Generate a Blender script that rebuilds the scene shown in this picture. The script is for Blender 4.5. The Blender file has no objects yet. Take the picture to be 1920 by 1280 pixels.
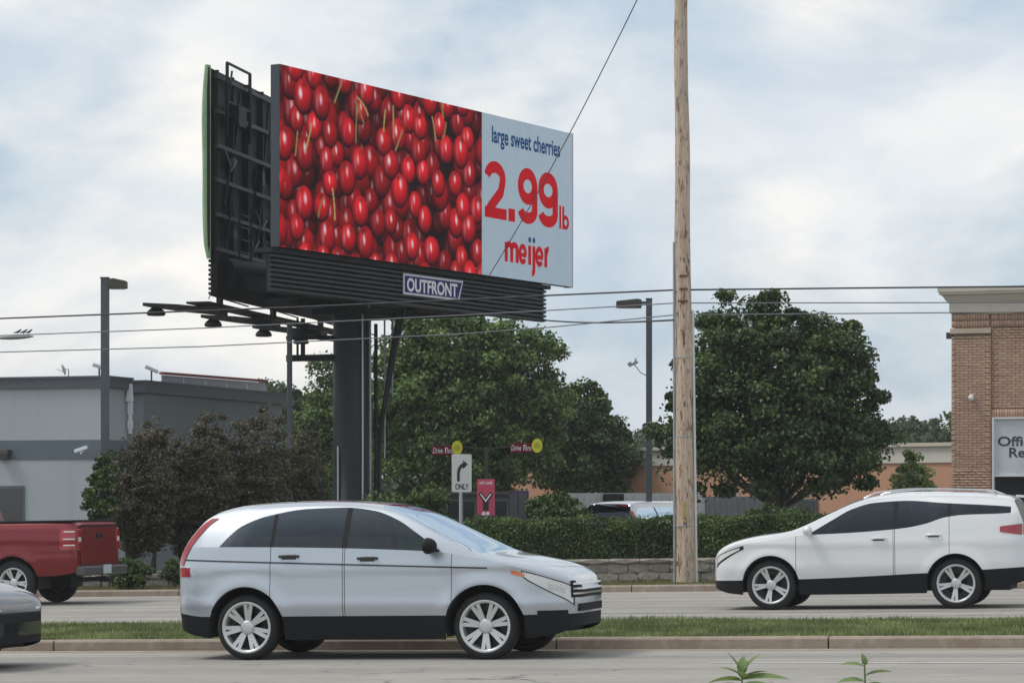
import bpy, bmesh, math, random
import numpy as np
from mathutils import Vector, Matrix
random.seed(7); RNG = np.random.default_rng(7)
S = bpy.context.scene; C = S.collection
R = math.radians
# ------------------------------------------------------------------ camera, sky, sun, exposure
F = 5150.0; YH = 936.0; CAMZ = 1.672            # focal length in photo pixels, horizon row, eye height
cam_d = bpy.data.cameras.new('camera'); cam = bpy.data.objects.new('camera', cam_d); C.objects.link(cam)
cam_d.sensor_width = 36; cam_d.lens = 36 * F / 1920; cam_d.shift_y = (YH - 640) / 1920
cam_d.clip_start = .1; cam_d.clip_end = 4000
cam.location = (0, 0, CAMZ); cam.rotation_euler = (R(90), 0, 0); S.camera = cam

SUN_EL, SUN_AZ = 58, -92                        # azimuth from +Y (view direction), clockwise; behind the camera, to its left
W = bpy.data.worlds.new('World'); S.world = W; W.use_nodes = True
nt = W.node_tree; nt.nodes.clear(); N = nt.nodes.new; L = nt.links.new
def math_node(t, op, a, b=None):
    n = t.nodes.new('ShaderNodeMath'); n.operation = op
    for i, v in enumerate((a, b)):
        if v is None: continue
        if isinstance(v, (int, float)): n.inputs[i].default_value = v
        else: t.links.new(v, n.inputs[i])
    return n.outputs[0]
def ramp_node(t, fac, stops):
    n = t.nodes.new('ShaderNodeValToRGB'); e = n.color_ramp.elements
    while len(e) < len(stops): e.new(.5)
    for el, (p, c) in zip(e, stops): el.position = p; el.color = (*c, 1) if len(c) == 3 else c
    t.links.new(fac, n.inputs[0]); return n.outputs[0]
sky = N('ShaderNodeTexSky'); sky.sky_type = 'NISHITA'; sky.sun_disc = False
sky.sun_elevation = R(SUN_EL); sky.sun_rotation = R(SUN_AZ); sky.dust_density = 2.0; sky.air_density = 1.0
tc = N('ShaderNodeTexCoord'); mp = N('ShaderNodeMapping'); mp.inputs['Scale'].default_value = (1, 1, 1.9)
mp.inputs['Location'].default_value = (3.3, .1, 1.98)
L(tc.outputs['Generated'], mp.inputs[0])
n1 = N('ShaderNodeTexNoise'); n1.inputs['Scale'].default_value = 8.5; n1.inputs['Detail'].default_value = 7; n1.inputs['Roughness'].default_value = .56; n1.inputs['Distortion'].default_value = .25
n2 = N('ShaderNodeTexNoise'); n2.inputs['Scale'].default_value = 9.0; n2.inputs['Detail'].default_value = 5; n2.inputs['Roughness'].default_value = .45
mp2 = N('ShaderNodeMapping'); mp2.inputs['Scale'].default_value = (1, 1, 1.7); mp2.inputs['Location'].default_value = (6.0, 1.7, .5)
L(tc.outputs['Generated'], mp2.inputs[0]); L(mp.outputs[0], n1.inputs[0]); L(mp2.outputs[0], n2.inputs[0])
mask = ramp_node(nt, n1.outputs[0], [(.33, (0, 0, 0)), (.60, (1, 1, 1))])
ccol = ramp_node(nt, n2.outputs[0], [(.36, (.57, .62, .68)), (.48, (.67, .695, .71)), (.64, (.83, .80, .75))])
skym = N('ShaderNodeVectorMath'); skym.operation = 'SCALE'; L(sky.outputs[0], skym.inputs[0]); skym.inputs['Scale'].default_value = .085
veil = N('ShaderNodeMix'); veil.data_type = 'RGBA'; veil.inputs['Factor'].default_value = .72
L(skym.outputs[0], veil.inputs['A']); veil.inputs['B'].default_value = (.43, .53, .64, 1)      # thin high veil over the blue
mx = N('ShaderNodeMix'); mx.data_type = 'RGBA'; L(mask, mx.inputs['Factor']); L(veil.outputs['Result'], mx.inputs['A']); L(ccol, mx.inputs['B'])
bg = N('ShaderNodeBackground'); bg.inputs[1].default_value = 1.0; L(mx.outputs['Result'], bg.inputs[0])
wo = N('ShaderNodeOutputWorld'); L(bg.outputs[0], wo.inputs[0])

sun_d = bpy.data.lights.new('sun', 'SUN'); sun_d.energy = 1.4; sun_d.angle = R(18); sun_d.color = (1, .95, .88)
sun = bpy.data.objects.new('sun', sun_d); C.objects.link(sun)
az, el = R(SUN_AZ), R(SUN_EL)
sdir = Vector((math.sin(az) * math.cos(el), math.cos(az) * math.cos(el), math.sin(el)))
sun.rotation_euler = sdir.to_track_quat('Z', 'Y').to_euler(); sun.location = (0, 0, 50)
vs = S.view_settings; vs.view_transform = 'Standard'; vs.look = 'None'; vs.exposure = .36; vs.gamma = 1; vs.use_curve_mapping = False

# ------------------------------------------------------------------ frames of reference
A = R(15.5); CA, SA = math.cos(A), math.sin(A)     # the road runs along (CA,-SA); its grade rises to the right
GR = .0175; S0 = -9.205
def rd(s, t): return (s * CA + t * SA, -s * SA + t * CA)
def st(x, y): return (x * CA - y * SA, x * SA + y * CA)
def gz(s): return GR * (max(-70, min(60, s)) - S0)
def G(x, y): return gz(st(x, y)[0])
def P(u, v, D): return Vector(((u - 960) / F * D, D, CAMZ + (YH - v) / F * D))   # place seen at (u,v) at distance D

# ------------------------------------------------------------------ objects
def prop(o, label=None, category=None, group=None, kind=None):
    for k, v in (('label', label), ('category', category), ('group', group), ('kind', kind)):
        if v: o[k] = v
    return o
def link(o, parent=None):
    C.objects.link(o)
    if parent is not None: o.parent = parent
    return o
def empty(name, loc=(0, 0, 0), rz=0, **kw):
    o = bpy.data.objects.new(name, None); o.location = loc; o.rotation_euler = (0, 0, rz); o.empty_display_size = .2
    link(o); return prop(o, **kw)
class MB:
    def __init__(s): s.v = []; s.f = []; s.sm = []
    def add(s, vs, fs, smooth=False):
        b = len(s.v); s.v += [tuple(v) for v in vs]; s.f += [tuple(i + b for i in f) for f in fs]; s.sm += [smooth] * len(fs); return s
    def box(s, c, d, rz=0, M=None):
        x, y, z = (k / 2 for k in d); vs = [Vector((a * x, b * y, e * z)) for a in (-1, 1) for b in (-1, 1) for e in (-1, 1)]
        if M is None: M = Matrix.Rotation(rz, 3, 'Z')
        vs = [M @ v + Vector(c) for v in vs]
        return s.add(vs, [(0, 1, 3, 2), (4, 6, 7, 5), (0, 4, 5, 1), (2, 3, 7, 6), (0, 2, 6, 4), (1, 5, 7, 3)])
    def bar(s, a, b, w, h=None, up=(0, 0, 1)):
        a, b = Vector(a), Vector(b); d = b - a; l = d.length; d.normalize(); up = Vector(up)
        if abs(d.dot(up)) > .98: up = Vector((0, 1, 0))
        x = d.cross(up).normalized(); z = x.cross(d)
        return s.box((a + b) / 2, (w, l, h or w), M=Matrix((x, d, z)).transposed())
    def tube(s, pts, r, n=8, cap=True):
        pts = [Vector(p) for p in pts]; m = len(pts); rr = r if hasattr(r, '__len__') else [r] * m; vs = []; ref = None
        for i, p in enumerate(pts):
            d = (pts[min(i + 1, m - 1)] - pts[max(i - 1, 0)]).normalized()
            if ref is None: ref = Vector((0, 0, 1)) if abs(d.z) < .9 else Vector((1, 0, 0))
            x = d.cross(ref).normalized(); y = x.cross(d); ref = y
            for k in range(n):
                a = 2 * math.pi * k / n; vs.append(p + (x * math.cos(a) + y * math.sin(a)) * rr[i])
        fs = [(i * n + k, i * n + (k + 1) % n, (i + 1) * n + (k + 1) % n, (i + 1) * n + k) for i in range(m - 1) for k in range(n)]
        s.add(vs, fs, True)
        if cap: s.add(vs[:n], [tuple(range(n))]); s.add(vs[-n:], [tuple(range(n - 1, -1, -1))])
        return s
    def lathe(s, prof, c=(0, 0, 0), axis='z', n=32, smooth=True):
        vs = []
        for r, h in prof:
            for k in range(n):
                a = 2 * math.pi * k / n; p = (r * math.cos(a), r * math.sin(a), h)
                if axis == 'y': p = (p[0], p[2], p[1])
                if axis == 'x': p = (p[2], p[0], p[1])
                vs.append(Vector(p) + Vector(c))
        m = len(prof)
        return s.add(vs, [(i * n + k, i * n + (k + 1) % n, (i + 1) * n + (k + 1) % n, (i + 1) * n + k) for i in range(m - 1) for k in range(n)], smooth)
    def poly(s, pts, e):                              # closed polygon extruded by vector e
        n = len(pts); e = Vector(e); a = [Vector(p) for p in pts]; b = [p + e for p in a]
        return s.add(a + b, [tuple(range(n - 1, -1, -1)), tuple(range(n, 2 * n))] + [(i, (i + 1) % n, n + (i + 1) % n, n + i) for i in range(n)])
    def mesh(s, name):
        me = bpy.data.meshes.new(name); me.from_pydata(s.v, [], s.f)
        me.polygons.foreach_set('use_smooth', s.sm); me.update(); return me
    def build(s, name, mat, parent=None, bevel=0, fix=True, **kw):
        me = s.mesh(name)
        if fix:
            bm = bmesh.new(); bm.from_mesh(me); bmesh.ops.recalc_face_normals(bm, faces=bm.faces); bm.to_mesh(me); bm.free()
        o = bpy.data.objects.new(name, me); me.materials.append(M[mat] if isinstance(mat, str) else mat); link(o, parent)
        if bevel:
            b = o.modifiers.new('bevel', 'BEVEL'); b.width = bevel; b.segments = 2; b.limit_method = 'ANGLE'
        return prop(o, **kw)
def raw(name, v, f, mat, parent=None, **kw):          # big arrays
    v = np.asarray(v, np.float32); f = np.asarray(f, np.int32); me = bpy.data.meshes.new(name)
    me.vertices.add(len(v)); me.vertices.foreach_set('co', v.ravel()); k = f.shape[1]
    me.loops.add(f.size); me.loops.foreach_set('vertex_index', f.ravel()); me.polygons.add(len(f))
    me.polygons.foreach_set('loop_start', np.arange(0, f.size, k, dtype=np.int32)); me.update(calc_edges=True)
    o = bpy.data.objects.new(name, me); me.materials.append(M[mat]); link(o, parent); return prop(o, **kw)
def text(s, size, name, mat, parent, org, ux, uz, bold=0., width=None, shear=0., align='LEFT', depth=.004, height=None):
    cu = bpy.data.curves.new(name, 'FONT'); cu.body = s; cu.size = size; cu.offset = bold; cu.shear = shear; cu.align_x = align; cu.resolution_u = 4
    tmp = bpy.data.objects.new('tmp', cu); C.objects.link(tmp); dg = bpy.context.evaluated_depsgraph_get()
    me = bpy.data.meshes.new_from_object(tmp.evaluated_get(dg)); bpy.data.objects.remove(tmp); me.name = name
    xs = [v.co.x for v in me.vertices]; ys = [v.co.y for v in me.vertices]
    kx = width / (max(xs) - min(xs)) if width else 1; ky = height / max(ys) if height else 1
    ux, uz, org = Vector(ux), Vector(uz), Vector(org); x0 = min(xs) if width and align == 'LEFT' else 0
    for v in me.vertices: v.co = org + ux * ((v.co.x - x0) * kx) + uz * (v.co.y * ky)
    o = bpy.data.objects.new(name, me); me.materials.clear(); me.materials.append(M[mat]); return link(o, parent)
def ribbon(mb, pts, w, org, ux, uz, closed=False):    # a flat stroke of lettering
    p = [Vector(q) for q in pts]; n = len(p); a = []; b = []
    for i in range(n):
        if closed: d0 = p[i] - p[i - 1]; d1 = p[(i + 1) % n] - p[i]
        else: d0 = p[i] - p[max(i - 1, 0)]; d1 = p[min(i + 1, n - 1)] - p[i]
        if d0.length < 1e-9: d0 = d1
        if d1.length < 1e-9: d1 = d0
        d0.normalize(); d1.normalize(); n0 = Vector((-d0.y, d0.x)); n1 = Vector((-d1.y, d1.x)); m = (n0 + n1); m.normalize(); k = w / 2 / max(.35, m.dot(n0))
        a.append(p[i] + m * k); b.append(p[i] - m * k)
    ux, uz, org = Vector(ux), Vector(uz), Vector(org)
    vs = [org + ux * q.x + uz * q.y for q in a + b]
    rng = range(n if closed else n - 1)
    mb.add(vs, [(i, (i + 1) % n, n + (i + 1) % n, n + i) for i in rng])
def arc(cx, cy, rx, ry, a0, a1, n=14): return [(cx + rx * math.cos(R(a0 + (a1 - a0) * i / n)), cy + ry * math.sin(R(a0 + (a1 - a0) * i / n))) for i in range(n + 1)]
def copy_tree(o, parent=None):
    c = o.copy(); C.objects.link(c); c.parent = parent
    for ch in list(o.children): copy_tree(ch, c)
    return c

# ------------------------------------------------------------------ materials
M = {}
def mat(name, col, rough=.7, metal=0., noise=None, bump=None, coat=0., spec=.5, emit=0., island=0., rnd='island'):
    m = bpy.data.materials.new(name); m.use_nodes = True; t = m.node_tree; b = t.nodes['Principled BSDF']
    b.inputs['Base Color'].default_value = (*col, 1); b.inputs['Roughness'].default_value = rough; b.inputs['Metallic'].default_value = metal
    b.inputs['Coat Weight'].default_value = coat; b.inputs['Coat Roughness'].default_value = .04; b.inputs['Specular IOR Level'].default_value = spec
    tcn = t.nodes.new('ShaderNodeTexCoord'); out = None
    def nz(sc, det=5, vec=None, ro=.6):
        n = t.nodes.new('ShaderNodeTexNoise'); n.inputs['Detail'].default_value = det; n.inputs['Roughness'].default_value = ro
        mpn = t.nodes.new('ShaderNodeMapping'); mpn.inputs['Scale'].default_value = sc if hasattr(sc, '__len__') else (sc,) * 3
        t.links.new(vec or tcn.outputs['Object'], mpn.inputs[0]); t.links.new(mpn.outputs[0], n.inputs['Vector']); n.inputs['Scale'].default_value = 1; return n.outputs['Fac']
    if noise:                                         # [(scale, amount, colour), ...] layered wear
        prev = None
        for sc, lo, hi, c in noise:
            fac = ramp_node(t, nz(sc), [(lo, (0, 0, 0)), (hi, (1, 1, 1))])
            mxn = t.nodes.new('ShaderNodeMix'); mxn.data_type = 'RGBA'; t.links.new(fac, mxn.inputs['Factor'])
            if prev is None: mxn.inputs['A'].default_value = (*col, 1)
            else: t.links.new(prev, mxn.inputs['A'])
            mxn.inputs['B'].default_value = (*c, 1); prev = mxn.outputs['Result']
        out = prev
    if island:
        g = t.nodes.new('ShaderNodeNewGeometry') if rnd == 'island' else t.nodes.new('ShaderNodeObjectInfo'); rs_ = g.outputs['Random Per Island' if rnd == 'island' else 'Random']; hs = t.nodes.new('ShaderNodeHueSaturation')
        if out: t.links.new(out, hs.inputs['Color'])
        else: hs.inputs['Color'].default_value = (*col, 1)
        v = math_node(t, 'MULTIPLY_ADD', rs_, island); v.node.inputs[2].default_value = 1 - island / 2
        t.links.new(v, hs.inputs['Value'])
        h = math_node(t, 'MULTIPLY_ADD', rs_, .03); h.node.inputs[2].default_value = .485
        t.links.new(h, hs.inputs['Hue']); out = hs.outputs[0]
    if out: t.links.new(out, b.inputs['Base Color'])
    if bump:
        bn = t.nodes.new('ShaderNodeBump'); bn.inputs['Strength'].default_value = bump[1]; bn.inputs['Distance'].default_value = bump[2] if len(bump) > 2 else .02
        t.links.new(nz(bump[0], 6), bn.inputs['Height']); t.links.new(bn.outputs[0], b.inputs['Normal'])
    if emit:
        if out: t.links.new(out, b.inputs['Emission Color'])
        else: b.inputs['Emission Color'].default_value = (*col, 1)
        b.inputs['Emission Strength'].default_value = emit
    M[name] = m; return m
def leafmat(name, stops, rough=.55, trans=.3, vs_=1.1):
    m = bpy.data.materials.new(name); m.use_nodes = True; t = m.node_tree; b = t.nodes['Principled BSDF']
    g = t.nodes.new('ShaderNodeNewGeometry'); c = ramp_node(t, g.outputs['Random Per Island'], stops)
    tcn = t.nodes.new('ShaderNodeTexCoord'); nz = t.nodes.new('ShaderNodeTexNoise'); nz.inputs['Scale'].default_value = vs_; nz.inputs['Detail'].default_value = 3; t.links.new(tcn.outputs['Object'], nz.inputs['Vector'])
    hs = t.nodes.new('ShaderNodeHueSaturation'); t.links.new(c, hs.inputs['Color']); t.links.new(ramp_node(t, nz.outputs['Fac'], [(.30, (.55,) * 3), (.5, (.95,) * 3), (.72, (1.6,) * 3)]), hs.inputs['Value'])
    t.links.new(math_node(t, 'MULTIPLY_ADD', nz.outputs['Fac'], -.05), hs.inputs['Hue']); hs.inputs['Hue'].links[0].from_node.inputs[2].default_value = .525; c = hs.outputs[0]
    t.links.new(c, b.inputs['Base Color']); b.inputs['Roughness'].default_value = rough; b.inputs['Specular IOR Level'].default_value = .35
    tr = t.nodes.new('ShaderNodeBsdfTranslucent'); t.links.new(c, tr.inputs[0]); ms = t.nodes.new('ShaderNodeMixShader'); ms.inputs[0].default_value = trans
    o = t.nodes['Material Output']; t.links.new(b.outputs[0], ms.inputs[1]); t.links.new(tr.outputs[0], ms.inputs[2]); t.links.new(ms.outputs[0], o.inputs[0]); M[name] = m
def glassmat(name, tint, clear):
    m = bpy.data.materials.new(name); m.use_nodes = True; t = m.node_tree; t.nodes.remove(t.nodes['Principled BSDF'])
    tr = t.nodes.new('ShaderNodeBsdfTransparent'); tr.inputs[0].default_value = (*[clear * k for k in tint], 1)
    gl = t.nodes.new('ShaderNodeBsdfGlossy'); gl.inputs['Roughness'].default_value = .02; gl.inputs[0].default_value = (.75, .88, 1, 1)
    fr = t.nodes.new('ShaderNodeFresnel'); fr.inputs[0].default_value = 1.55; k = math_node(t, 'MULTIPLY_ADD', fr.outputs[0], .8); k.node.inputs[2].default_value = .0
    ms = t.nodes.new('ShaderNodeMixShader'); t.links.new(k, ms.inputs[0]); t.links.new(tr.outputs[0], ms.inputs[1]); t.links.new(gl.outputs[0], ms.inputs[2])
    t.links.new(ms.outputs[0], t.nodes['Material Output'].inputs[0]); M[name] = m

mat('asphalt', (.325, .305, .272), .9, noise=[(.35, .35, .7, (.275, .26, .235)), (2.2, .5, .75, (.35, .33, .295)), (11, .6, .72, (.25, .236, .215)), (55, .55, .8, (.20, .19, .175))], bump=(60, .5, .01))
mat('lot', (.16, .155, .145), .95, noise=[(.2, .4, .7, (.12, .118, .11)), (3, .5, .8, (.19, .18, .165))])
mat('kerb', (.34, .285, .23), .9, noise=[(1.1, .42, .66, (.27, .215, .165)), (7, .5, .75, (.41, .36, .29)), (28, .55, .72, (.22, .18, .14))], bump=(30, .5, .01), island=.1)
mat('paint_line', (.62, .60, .56), .8, noise=[(5, .52, .7, (.36, .34, .32)), (40, .5, .7, (.5, .48, .45))])
mat('soil', (.075, .08, .035), 1, noise=[(6, .4, .7, (.11, .095, .055))])
leafmat('grass', [(0, (.11, .165, .05)), (.5, (.18, .24, .085)), (.8, (.27, .29, .13)), (1, (.42, .38, .22))], .7, .35)
leafmat('verge_grass', [(0, (.11, .13, .045)), (.6, (.19, .19, .075)), (1, (.30, .27, .14))], .7, .35)
leafmat('maple_leaf', [(0, (.034, .066, .022)), (.5, (.060, .110, .032)), (.85, (.10, .165, .046)), (1, (.15, .21, .07))], .45, .22)
leafmat('tree_leaf', [(0, (.058, .105, .028)), (.5, (.11, .185, .048)), (.85, (.17, .26, .075)), (1, (.26, .33, .11))], .5, .28)
leafmat('far_leaf', [(0, (.06, .10, .05)), (.6, (.095, .145, .065)), (1, (.15, .19, .09))], .6, .28)
leafmat('purple_leaf', [(0, (.072, .062, .042)), (.45, (.108, .092, .064)), (.8, (.12, .13, .066)), (1, (.20, .18, .11))], .55, .25)
leafmat('hedge_leaf', [(0, (.036, .066, .018)), (.55, (.064, .115, .028)), (.9, (.11, .17, .044)), (1, (.18, .19, .07))], .5, .22)
leafmat('plant_leaf', [(0, (.14, .23, .08)), (1, (.27, .36, .14))], .5, .35)
leafmat('pale_leaf', [(0, (.16, .24, .08)), (.6, (.24, .33, .12)), (.9, (.34, .36, .16)), (1, (.40, .28, .17))], .5, .3)
mat('bark', (.055, .045, .036), .95, bump=((25, 25, 4), .8, .03), noise=[((14, 14, 2), .45, .7, (.09, .078, .06))])
mat('pole_wood', (.62, .49, .375), .85, noise=[((26, 26, 1.3), .42, .60, (.50, .365, .26)), ((45, 45, 2.2), .52, .66, (.72, .61, .50)), ((13, 13, 3.2), .56, .64, (.20, .11, .07)), ((34, 34, 5), .60, .68, (.12, .07, .045)), ((5, 5, .5), .5, .75, (.50, .42, .34))], bump=((60, 60, 3), 1., .03))
mat('conduit', (.33, .37, .37), .6, noise=[(3, .45, .7, (.26, .28, .27))])
mat('conduit_pale', (.62, .63, .62), .5)
mat('wire', (.035, .036, .04), .6); mat('wire_grey', (.16, .17, .18), .6)
mat('black_steel', (.011, .012, .013), .6, spec=.3, noise=[(1.5, .45, .7, (.017, .018, .019)), (9, .6, .75, (.03, .03, .03))], bump=(20, .15, .01))
mat('skirt_metal', (.026, .028, .030), .5, spec=.3, noise=[((1, 1, .3), .45, .7, (.019, .020, .022)), (6, .55, .75, (.038, .039, .04))])
mat('skirt_dark', (.010, .011, .012), .7, spec=.2)
mat('frame_blue', (.035, .05, .062), .45, noise=[(2, .4, .7, (.045, .06, .07))])
mat('vinyl_green', (.26, .40, .22), .55, noise=[((.5, .5, 1.2), .45, .7, (.35, .47, .30)), (2.5, .5, .7, (.20, .32, .19))])
mat('panel_white', (.47, .57, .65), .6, spec=.08, noise=[((2.5, 2.5, 1.2), .4, .7, (.44, .545, .63))], emit=.12)
mat('ink_red', (.60, .008, .016), .6, spec=.05, emit=.12); mat('ink_blue', (.015, .075, .22), .6, spec=.05, emit=.1); mat('ink_white', (.75, .74, .76), .5)
mat('purple_plate', (.045, .032, .15), .6, spec=.1); mat('plate_border', (.62, .60, .65), .5, spec=.2)
mat('lamp_grey', (.085, .10, .115), .5, noise=[(2, .4, .7, (.07, .082, .095))]); mat('lamp_bronze', (.06, .055, .042), .5)
mat('lens', (.5, .5, .46), .3); mat('dark_lamp', (.07, .06, .06), .5)
mat('grey_wall', (.40, .435, .45), .85, noise=[(.35, .4, .7, (.37, .405, .42)), (14, .5, .8, (.42, .455, .47)), ((3, 3, .25), .55, .75, (.36, .39, .40))], bump=(50, .3, .006))
mat('grey_band', (.125, .155, .18), .8, noise=[(.6, .4, .7, (.11, .14, .165))])
mat('grey_fascia', (.085, .098, .11), .55, noise=[((.5, .5, 4), .45, .7, (.07, .08, .09))])
mat('window_dark', (.03, .033, .036), .12, spec=.8); mat('window_frame', (.10, .115, .12), .5)
mat('white_metal', (.72, .73, .74), .45); mat('canopy_red', (.30, .055, .05), .6); mat('canopy_panel', (.42, .43, .46), .7)
mat('brick', (.50, .325, .235), .9, island=.18, bump=(40, .3, .004), noise=[(9, .5, .75, (.55, .375, .28)), (.8, .45, .8, (.45, .28, .20))])
mat('brick_piece', (.50, .325, .235), .9, island=.18, rnd='object', bump=(40, .3, .004), noise=[(9, .5, .75, (.55, .375, .28))])
mat('mortar', (.47, .40, .33), 1); mat('cornice', (.60, .55, .46), .8, noise=[(.8, .4, .7, (.54, .49, .41))]); mat('stone_band', (.56, .46, .36), .85)
mat('sign_board', (.60, .64, .67), .6, noise=[(1.2, .4, .7, (.49, .54, .575))]); mat('sign_frame', (.72, .73, .72), .5); mat('ink_dark', (.035, .045, .055), .5)
mat('void', (.012, .013, .014), .9)
mat('orange_brick', (.54, .30, .19), .95, noise=[(.5, .4, .7, (.49, .26, .165)), (6, .5, .8, (.58, .34, .22))])
mat('cream_fascia', (.62, .59, .52), .8, noise=[(.5, .4, .7, (.56, .53, .47))])
mat('fence_metal', (.46, .48, .48), .6, noise=[((3, 3, .4), .45, .7, (.39, .41, .42))]); mat('fence_dark', (.17, .185, .195), .6)
mat('stone', (.30, .275, .235), .95, noise=[(4, .42, .68, (.22, .20, .17)), (16, .5, .75, (.37, .34, .30))], bump=(18, .9, .03)); mat('stone_cap', (.33, .295, .25), .95, noise=[(3, .42, .68, (.25, .22, .185))], bump=(20, .7, .02))
mat('pink_sign', (.52, .055, .11), .5, noise=[(6, .5, .8, (.47, .05, .10))]); mat('drive_red', (.20, .006, .02), .6, spec=.1); mat('yellow', (.85, .83, .07), .6, spec=.15); mat('yellow_dim', (.42, .36, .05), .5)
mat('sign_white', (.60, .61, .60), .5); mat('sign_black', (.012, .012, .014), .5); mat('galv', (.36, .385, .38), .5, metal=.3)
mat('purple_board', (.055, .03, .10), .5, noise=[(3, .45, .7, (.035, .02, .06))]); mat('booth_grey', (.055, .062, .07), .5)
mat('silver_paint', (.48, .525, .58), .30, metal=.5, coat=1.); mat('white_paint', (.74, .755, .77), .3, coat=1.)
mat('red_paint', (.19, .004, .010), .3, metal=.25, coat=.6); mat('navy_paint', (.008, .011, .017), .3, metal=.3, coat=1.)
mat('cladding', (.014, .015, .017), .7, spec=.2); mat('tyre', (.016, .016, .017), .85); mat('rim', (.62, .63, .64), .35, metal=.6); mat('rim_dark', (.03, .03, .032), .5, metal=.5)
mat('seam', (.035, .037, .04), .6); mat('chrome', (.65, .66, .67), .15, metal=1.); mat('tail_red', (.34, .008, .012), .15, coat=1.); mat('head_lens', (.66, .69, .66), .1, coat=1.); mat('amber', (.60, .16, .03), .2, coat=1.)
mat('rust', (.20, .075, .05), .8); mat('bumper_steel', (.10, .10, .105), .45, metal=.6); mat('interior', (.035, .036, .038), .9); mat('bird', (.03, .03, .035), .8); mat('plate', (.42, .47, .52), .5)
glassmat('glass_dark', (.50, .68, .85), .16); glassmat('glass_clear', (.75, .95, .95), .55)

def crack_nodes():
    t = M['asphalt'].node_tree; b = t.nodes['Principled BSDF']; src = b.inputs['Base Color'].links[0].from_socket; tcn = t.nodes.new('ShaderNodeTexCoord')
    prev = src
    for sc, wid, seed, lo in (((.22, .5, 1), .006, 3., .50), ((.75, 1.5, 1), .010, 9., .60)):
        mpn = t.nodes.new('ShaderNodeMapping'); mpn.inputs['Scale'].default_value = sc; mpn.inputs['Location'].default_value = (seed, seed * .7, 0); t.links.new(tcn.outputs['Object'], mpn.inputs[0])
        nz = t.nodes.new('ShaderNodeTexNoise'); nz.inputs['Scale'].default_value = 3.; nz.inputs['Detail'].default_value = 6; t.links.new(mpn.outputs[0], nz.inputs['Vector'])
        mxv = t.nodes.new('ShaderNodeVectorMath'); mxv.operation = 'MULTIPLY_ADD'; t.links.new(nz.outputs['Color'], mxv.inputs[0]); mxv.inputs[1].default_value = (.5, .5, 0); t.links.new(mpn.outputs[0], mxv.inputs[2])
        vo = t.nodes.new('ShaderNodeTexVoronoi'); vo.feature = 'DISTANCE_TO_EDGE'; vo.inputs['Scale'].default_value = 1.; t.links.new(mxv.outputs[0], vo.inputs['Vector'])
        ln = ramp_node(t, vo.outputs['Distance'], [(0, (1, 1, 1)), (wid, (0, 0, 0))]); n2_ = t.nodes.new('ShaderNodeTexNoise'); n2_.inputs['Scale'].default_value = .8; t.links.new(mpn.outputs[0], n2_.inputs['Vector'])
        mk = ramp_node(t, n2_.outputs['Fac'], [(lo - .06, (0, 0, 0)), (lo + .04, (.85, .85, .85))]); f = math_node(t, 'MULTIPLY', ln, mk)
        mxn = t.nodes.new('ShaderNodeMix'); mxn.data_type = 'RGBA'; t.links.new(f, mxn.inputs['Factor']); t.links.new(prev, mxn.inputs['A']); mxn.inputs['B'].default_value = (.055, .052, .048, 1); prev = mxn.outputs['Result']
    # worn wheel tracks and drip line running along the lanes
    mpn = t.nodes.new('ShaderNodeMapping'); mpn.inputs['Rotation'].default_value = (0, 0, A); t.links.new(tcn.outputs['Object'], mpn.inputs[0]); mp3 = t.nodes.new('ShaderNodeMapping'); mp3.inputs['Scale'].default_value = (.03, 1.1, 1); t.links.new(mpn.outputs[0], mp3.inputs[0])
    nz = t.nodes.new('ShaderNodeTexNoise'); nz.inputs['Scale'].default_value = 1.; nz.inputs['Detail'].default_value = 4; t.links.new(mp3.outputs[0], nz.inputs['Vector']); hs = t.nodes.new('ShaderNodeHueSaturation'); t.links.new(prev, hs.inputs['Color']); t.links.new(ramp_node(t, nz.outputs['Fac'], [(.3, (.72,) * 3), (.5, (.97,) * 3), (.7, (1.14,) * 3)]), hs.inputs['Value'])
    t.links.new(hs.outputs[0], b.inputs['Base Color'])
crack_nodes()
# ================================================================== the setting: ground, road, kerbs, verges
SB = [-300, -70, -45, -30, -20, -10, 0, 10, 30, 60, 300]
def sheet(name, t0, t1, dz, mat_, nt_=2, **kw):
    v = []; f = []
    for s in SB:
        for j in range(nt_):
            t = t0 + (t1 - t0) * j / (nt_ - 1); v.append((*rd(s, t), gz(s) + dz))
    for i in range(len(SB) - 1):
        for j in range(nt_ - 1): a = i * nt_ + j; f.append((a, a + nt_, a + nt_ + 1, a + 1))
    return MB().add(v, f).build(name, mat_, **kw)
sheet('ground', -150, 400, -.012, 'lot', kind='structure')
sheet('near_road', 9, 29.15, 0, 'asphalt', kind='structure')
sheet('far_road', 33.85, 49.6, 0, 'asphalt', kind='structure')
TN0, TN1, TF0, TF1 = 29.15, 29.33, 33.67, 33.85
sheet('median_soil', TN1 - .02, TF0 + .02, .112, 'soil', kind='structure')
sheet('verge_soil', 49.74, 53.0, .112, 'soil', kind='structure')
# painted lines, worn
def line(name, s0, s1, t, w):
    v = []; f = []; n = max(2, int((s1 - s0) / 2))
    for i in range(n + 1):
        s = s0 + (s1 - s0) * i / n
        for d in (0, w): v.append((*rd(s, t + d), gz(s) + .004))
    for i in range(n): f.append((2 * i, 2 * i + 2, 2 * i + 3, 2 * i + 1))
    return MB().add(v, f).build(name, 'paint_line', kind='structure')
line('lane_line', -5.35, 30, 26.42, .10); line('far_lane_line', -60, 40, 38.4, .12)
line('median_edge_line', -60, 40, 34.2, .13)
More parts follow.
